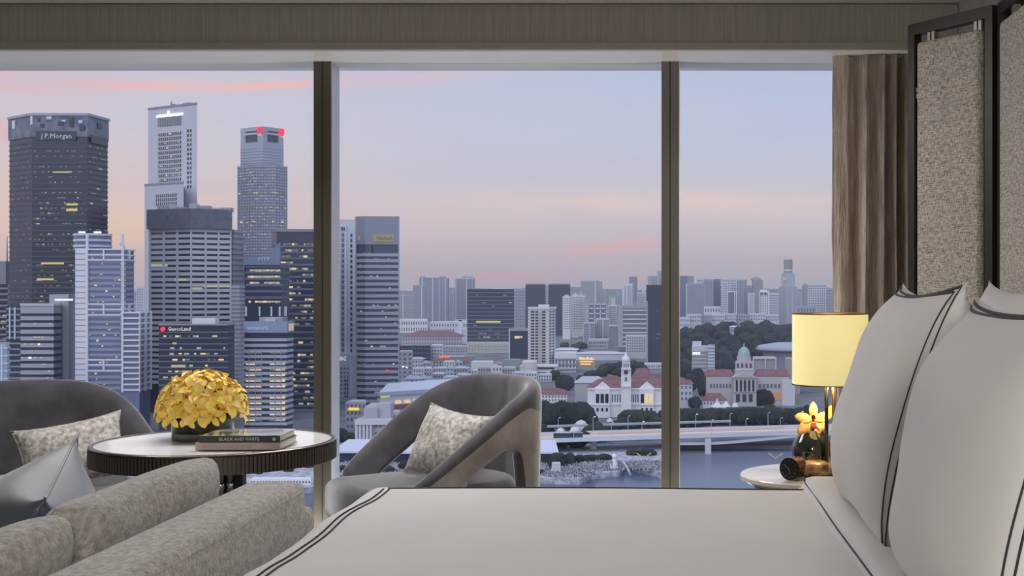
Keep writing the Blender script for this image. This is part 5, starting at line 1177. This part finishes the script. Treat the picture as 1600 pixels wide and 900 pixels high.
L_('hill_arch', 'pale curved building on the tree hill', 1140, 1163, 511, 522, c_pale, 20, win=(5, 1), rf=(509, c_lite), d=1800)

# ================================================================== trees
def crown_mesh(seed, flat=1.0):
    g = random.Random(seed); bm = bmesh.new()
    for k in range(9):
        a = k * 2.4; r = 0 if k == 0 else g.uniform(.35, .75); s = g.uniform(.42, .62) if k else .75
        bmesh.ops.create_icosphere(bm, subdivisions=2, radius=s, matrix=Matrix.Translation((math.cos(a) * r, math.sin(a) * r, (g.uniform(.35, .9) if k else .62) * flat)))
    for v in bm.verts: v.co += Vector((mnoise.noise(v.co * 4), mnoise.noise(v.co * 4 + Vector((9, 0, 0))), mnoise.noise(v.co * 4 + Vector((0, 9, 0))))) * .16
    me = bpy.data.meshes.new('crown'); bm.to_mesh(me); bm.free(); return me
CR = []
for k in range(3):
    for q in range(2):
        me = crown_mesh(k * 7 + q, .9 if q else .7); me.materials.append(m_tree[k]); CR.append(me)
tr_bm = tube(bmesh.new(), [(0, 0, 0), (0, 0, .5)], .07, 6, .05); TRUNK = bpy.data.meshes.new('trunk'); tr_bm.to_mesh(TRUNK); tr_bm.free(); TRUNK.materials.append(pm('bark', (70, 62, 56), .9))
def tree(px, yb, wpx, hpx, label, group, k=None, z=None, d=None):
    d = d or gd(yb); r = wpx / 2 / F * d; h = hpx / F * d
    o = bpy.data.objects.new('tree', None); COL.objects.link(o); o.location = (X(px, d), d, GZ if z is None else z); o.empty_display_size = 1
    tag(o, label, 'tree', group)
    c = bpy.data.objects.new('crown', CR[(k if k is not None else rnd.randrange(6)) % 6]); COL.objects.link(c); c.parent = o; c.scale = (r * .85, r * .85, h * .78 / 1.35); c.location = (0, 0, h * .12); c.rotation_euler = (0, 0, rnd.uniform(0, 6))
    t_ = bpy.data.objects.new('trunk', TRUNK); COL.objects.link(t_); t_.parent = o; t_.scale = (r * .8, r * .8, h * .6)
ORD = 'first second third fourth fifth sixth seventh eighth ninth tenth eleventh twelfth thirteenth fourteenth fifteenth sixteenth seventeenth eighteenth nineteenth twentieth'.split()
ORD += ['twenty-' + o for o in ORD[:9]] + ['thirtieth'] + ['thirty-' + o for o in ORD[:9]] + ['fortieth'] + ['forty-' + o for o in ORD[:9]] + ['fiftieth'] + ['fifty-' + o for o in ORD[:9]]
def wood(label, group, spots, order=None):
    rank = {s: i for i, s in enumerate(sorted(spots, key=lambda s: s[0]))} if order else {}
    for s in spots: tree(*s[:4], order % ORD[rank[s]] if order else label, group, **(s[4] if len(s) > 4 else {}))
wood('', 'trees before the clock tower hall', order='dark round lawn tree, %s counted from the armchair towards the clock tower hall', spots=[(905, 672, 70, 52), (862, 668, 44, 44), (846, 660, 30, 40), (880, 650, 36, 30), (930, 690, 52, 36), (905, 700, 40, 30), (955, 682, 40, 26), (850, 690, 40, 34), (875, 700, 34, 26)])
wood('', 'trees by the right mullion', order='broad dark tree under the clock tower hall, %s counted towards the right-hand mullion'.replace('right-hand ', 'nearer '), spots=[(990, 664, 66, 30), (1012, 672, 60, 38), (1040, 668, 50, 34), (975, 676, 40, 26), (1000, 686, 56, 24), (1034, 684, 40, 24), (1030, 650, 30, 24)])
wood('', 'front row of river bank trees', order='dark tree in the front row on the river bank, %s from the mullion', spots=[(1064 + 17 * i + rnd.uniform(-3, 3), 668 - rnd.uniform(0, 3) - i * .4, 34, 32) for i in range(13)])
wood('', 'second row of river bank trees', order='dark tree in the second row on the river bank, %s from the mullion', spots=[(1070 + 18 * i, 655, 30, 22) for i in range(11)])
wood('', 'trees close to the courthouse', order='dark tree close before the domed courthouse, %s from the mullion', spots=[(1190, 634, 24, 30), (1200, 634, 22, 28), (1204, 646, 26, 18), (1117, 628, 22, 14), (1135, 625, 20, 14)])
wood('', 'riverside street trees', order='round street tree behind the clock tower hall, %s from the white apartment tower', spots=[(866, 594, 22, 20), (884, 610, 32, 30), (950, 584, 34, 20), (968, 588, 40, 26), (990, 590, 44, 34), (1000, 586, 30, 26), (912, 562, 16, 12), (882, 545, 18, 12), (900, 548, 20, 14), (908, 545, 22, 14), (925, 590, 26, 14), (940, 588, 26, 16), (908, 600, 20, 16), (893, 552, 18, 12)])
wood('', 'trees by the terraced block', order='small tree around the white terraced block, %s from the mullion', spots=[(1078, 612, 26, 36), (1092, 606, 26, 36), (1104, 620, 28, 40), (1072, 590, 22, 30), (1086, 640, 26, 26), (1122, 598, 30, 34), (1135, 590, 26, 30)])
hz_ = GZ + 34
spots = []
for i in range(80):
    px = 1068 + 2.3 * i + rnd.uniform(-3, 3); d = 1560 + (i * 37 % 80) / 80 * 400; x_ = (X(px, d) - X(1180, 1900)) / 150; y_ = (d - 1950) / 420
    q_ = 1 - x_ * x_ - y_ * y_
    spots.append((px, 0, rnd.uniform(22, 32), rnd.uniform(16, 24), dict(d=d, z=GZ + 36 * math.sqrt(max(0, q_)) - 2)))
wood('dark tree of the wooded hill behind the domed courthouse', 'wooded hill trees', spots)
bm = bmesh.new(); bmesh.ops.create_uvsphere(bm, u_segments=32, v_segments=16, radius=1); hm = obj('hill_slope', bm, pm('hill_wood', (48, 58, 56), .95, col2=(36, 44, 46), var=.1, vscale=8), smooth=True); structure(hm); hm.scale = (150, 420, 36); hm.location = (X(1180, 1900), 1950, GZ)
wood('', 'promenade trees', order='dark waterfront tree below the road bridge, %s counted from the table side', spots=[(870, 733, 34, 32), (889, 728, 26, 26), (906, 724, 30, 16), (925, 722, 30, 14), (942, 720, 30, 14), (858, 722, 24, 20), (838, 742, 30, 14), (990, 712, 26, 12), (1012, 712, 30, 14), (535, 690, 22, 26), (548, 694, 24, 22), (566, 704, 24, 18), (590, 706, 30, 18), (628, 712, 24, 16), (640, 736, 40, 18), (600, 740, 40, 16), (560, 738, 36, 16), (535, 738, 30, 14)])
wood('', 'plaza trees under the tabletop', order='plaza tree seen under the tabletop, %s counted towards the mullion', spots=[(398 + 10.5 * i + rnd.uniform(-3, 3), 716 + 8 * (i % 3), 17, 17) for i in range(9)] + [(404, 742, 16, 14), (452, 738, 18, 14), (470, 726, 18, 14)])

# ================================================================== river front: banks, road, bridge
m_quay = pm('quay_paving', (196, 198, 208), .9, col2=(146, 149, 164), var=.2, vscale=.35); m_road = pm('road_surface', (206, 196, 194), .8)
def platform(name, pts, h, mat, zt=GZ):
    bm = bmesh.new(); lo = [bm.verts.new((x, y, zt - 6)) for x, y in pts]; hi = [bm.verts.new((x, y, zt + h)) for x, y in pts]; n = len(pts)
    for i in range(n): bm.faces.new((lo[i], lo[(i + 1) % n], hi[(i + 1) % n], hi[i]))
    bm.faces.new(lo[::-1]); bm.faces.new(hi); bmesh.ops.recalc_face_normals(bm, faces=bm.faces); return structure(obj(name, bm, mat))
def gp(px, yb): d = gd(yb); return (X(px, d), d)
platform('promenade_path', [gp(200, 764), gp(480, 764), gp(520, 757), gp(835, 748), gp(905, 750), (X(925, gd(742)), gd(742)), gp(968, 738), gp(975, 728), gp(1040, 726), gp(1040, 700), (X(1040, 700), 800), (X(200, 800), 800)], .6, m_quay, GZ)
platform('jetty_path', [gp(985, 728), gp(1038, 742), gp(1060, 742), gp(1060, 736), gp(1000, 724)], .8, m_quay)
g_ = random.Random(3); bm = bmesh.new()
for i in range(2200):
    u_ = g_.random()
    px = g_.uniform(845, 1036) if u_ < .75 else g_.uniform(530, 660); yb = g_.uniform(726, 748) if px < 930 else g_.uniform(724, 738)
    if px > 975 and not (0 < yb - (716 + (px - 985) * .2) < 20): continue
    x, y = gp(px, yb); box(bm, x - .28, x + .28, y - .2, y + .2, GZ + .6, GZ + .6 + g_.uniform(1.2, 1.8))
cw = obj('crowd', bm, pm('crowd_clothes', (206, 206, 216), .9, col2=(60, 62, 74), var=.1, vscale=.9)); tag(cw, 'crowd strolling along the waterfront promenade', kind='stuff')
# street furniture of the plaza under the table
t = L_('plaza_canopy', 'long pale plaza canopy above the bright waterfront under the tabletop', 390, 486, 749, 757, c_white, 8, d=gd(760), win=(20, 1))
# bridge
def dk(px):                                           # road line in plan: pixel column -> depth
    return 722 + max(0, px - 560) / 740 * 78
DZ = GZ + 9
br = tag(empty('road_bridge', (X(1060, dk(1060)), dk(1060), GZ)), 'long pale road bridge with flat arches crossing the river mouth', 'bridge')
def ribbon(name, o0, o1, z0, z1, mat, x0=690, x1=1330, n=40, zf=None, parent=br):
    bm = bmesh.new(); rows = []
    for i in range(n + 1):
        px = x0 + (x1 - x0) * i / n; d = dk(px); x = X(px, d); k = zf(px) if zf else 0
        rows.append([bm.verts.new((x - parent.location.x, d + o - parent.location.y, z + k - parent.location.z)) for o, z in ((o0, z0), (o1, z0), (o1, z1), (o0, z1))])
    for a, b in zip(rows, rows[1:]):
        for k in range(4): bm.faces.new((a[k], b[k], b[(k + 1) % 4], a[(k + 1) % 4]))
    bm.faces.new(rows[0]); bm.faces.new(rows[-1][::-1]); bmesh.ops.recalc_face_normals(bm, faces=bm.faces); return obj(name, bm, mat, parent)
ribbon('deck', 0, 34, DZ - 1.2, DZ, m_road); ribbon('parapet', -.6, 0, DZ - 1.6, DZ + .9, c_lite); ribbon('parapet', 34, 34.5, DZ - 1, DZ + 1, c_pale)
def arch(px): s = (px - 1110) / 190; return -1.2 - 4.2 * min(1, abs(s)) ** 2 if px > 1110 else -1.2 - 4.2 * min(1, abs((px - 1110) / 140)) ** 2
ribbon('arch_rib', -1.4, 1.5, DZ - 2.4, DZ - .9, c_pale, 1040, 1330, zf=lambda px: -3.6 * math.cos((px - 1106) / 195 * 1.5708) ** 2 if px > 911 else 0)
for px in (1106, 925, 780):
    d = dk(px); bxo('bridge_pier', X(px, d) - 1.9 - br.location.x, X(px, d) + 1.9 - br.location.x, 1, 8, -4, DZ - 2.2 - GZ, c_pale, br)
ribbon('light_trail', 8, 9, DZ + .5, DZ + .8, glow('trail_white', (255, 232, 214), .75), 700, 1300); ribbon('light_trail', 20, 20.8, DZ + .6, DZ + .8, glow('trail_red', (240, 130, 120), .6), 930, 1230)
fb = tag(empty('rear_bridge', (X(1060, dk(1060)), dk(1060) + 60, GZ)), 'thin second bridge line running behind the pale road bridge', 'bridge')
ribbon('deck', 60, 66, DZ + 1, DZ + 2, c_blueg, 840, 1150, parent=fb)
for i in range(16):
    px = 845 + 27 * i + rnd.uniform(-4, 4)
    if 1032 < px < 1064: continue
    d = dk(px) + (36 if i % 2 else -1); lp = tag(empty('street_lamp', (X(px, d), d, DZ)), 'thin street lamp along the road bridge, %s from the armchair' % ORD_[i], 'lamp', 'street lamps along the road bridge')
    obj('post', tube(bmesh.new(), [(0, 0, 0), (0, 0, 9), (.9, 0, 9.6)], .14, 5), c_pale, lp); obj('lamp_head', box(bmesh.new(), .5, 1.5, -.35, .35, 9.4, 9.8), glow('street_light', (255, 244, 220), 1.3) if i % 3 == 0 else c_pale, lp)
for px, col, lab in ((878, (70, 74, 88), 'dark coach first on the road behind the waterfront trees'), (897, (64, 92, 104), 'teal coach second on the road behind the waterfront trees')):
    d = dk(px) + 3; b_ = bxo('coach', X(px, d) - 5.2, X(px, d) + 5.2, d, d + 2.6, DZ + .4, DZ + 3.6, pm('coach_%d' % px, col, .4)); tag(b_, lab, 'bus')
    bxo('window_band', X(px, d) - 5, X(px, d) + 5, d - .06, d, DZ + 1.9, DZ + 3, w_dark, b_); bxo('roof', X(px, d) - 5.2, X(px, d) + 5.2, d, d + 2.6, DZ + 3.6, DZ + 3.75, c_pale, b_)
    for wx in (-3.4, 3.2): obj('wheel', lathe([(.5, -.3), (.5, .3)], 12), pm('tyre', (26, 26, 28), .8), b_, loc=(X(px, d) + wx, d + .2, DZ + .5)).rotation_euler = (R(90), 0, 0)
# fountain statue with its water jet
d = gd(736); sx = X(960, d)
st = tag(empty('fountain_statue', (sx, d, GZ + .6)), 'white fountain statue on the promenade corner spouting water into the bay', 'statue')
obj('plinth', lathe([(2.6, 0), (2.6, 1.2), (1.8, 1.6)], 16), c_pale, st)
obj('body', tube(bmesh.new(), [(0, 0, 1.4), (.5, 0, 3), (.1, 0, 5), (-.1, 0, 6.4)], 1.5, 12, 1.0), m_hall, st, smooth=True); obj('head', lathe([(.5, 6), (1.3, 6.6), (1.45, 7.6), (1.0, 8.7), (.2, 9.1)], 14), m_hall, st, smooth=True)
obj('tail', tube(bmesh.new(), [(-1.2, 0, 1.6), (-2.2, 0, 2.4), (-2.0, 0, 3.6)], .5, 8, .2), m_hall, st, smooth=True)
obj('water_jet', tube(bmesh.new(), [(.9 + 8.2 * q, -6 * q, 6.8 + 1.6 * q - 10.5 * q * q) for q in [i / 10 for i in range(11)]], .22, 6, .6), pm('jet_water', (206, 214, 226), .4), st, smooth=True)
for px, yb in ((1006, 716), (1212, 716)):
    d = gd(yb); bt = tag(empty('spotlit_pier', (X(px, d), d, GZ - 2)), 'V-shaped lit steel strut on the water near %s' % ('the waterfront jetty' if px < 1100 else 'the desk clock'), 'strut')
    for s_ in (-1, 1): obj('strut', tube(bmesh.new(), [(0, 0, 2), (4.4 * s_, 0, 5.2)], .35, 6), glow('strut_light', (206, 206, 140), .5), bt)
d = gd(745)
t = L_('kiosk', 'small pale lit kiosk near the promenade edge', 862, 876, 724, 742, c_pale, 6, d=gd(742)); many(t, [(845, 860, 733, 735)], glow('kiosk_light', (220, 226, 130), .9), 'lit_strip', 3)
# white domes and small amphitheatre before the trees
for k, (px, yb, r_, lab) in enumerate(((876, 682, 6, 'small white arched shelter at the road edge'), (908, 676, 9, 'pinkish white curved theatre shell between the trees'), (898, 682, 7, 'white ramp-like shell left of the curved theatre'), (953, 664, 5, 'round white canopy between the two groups of trees'))):
    d = gd(yb); o = tag(obj('shell_canopy', lathe([(r_ * 1.0 / 1.9, 0), (r_ / 2, r_ * .5), (r_ * .36, r_ * .85), (.1, r_ * 1.0)], 18), c_white if k != 1 else conc('pink_white', (196, 186, 194)), smooth=True), lab, 'canopy'); o.location = (X(px, d), d, GZ)
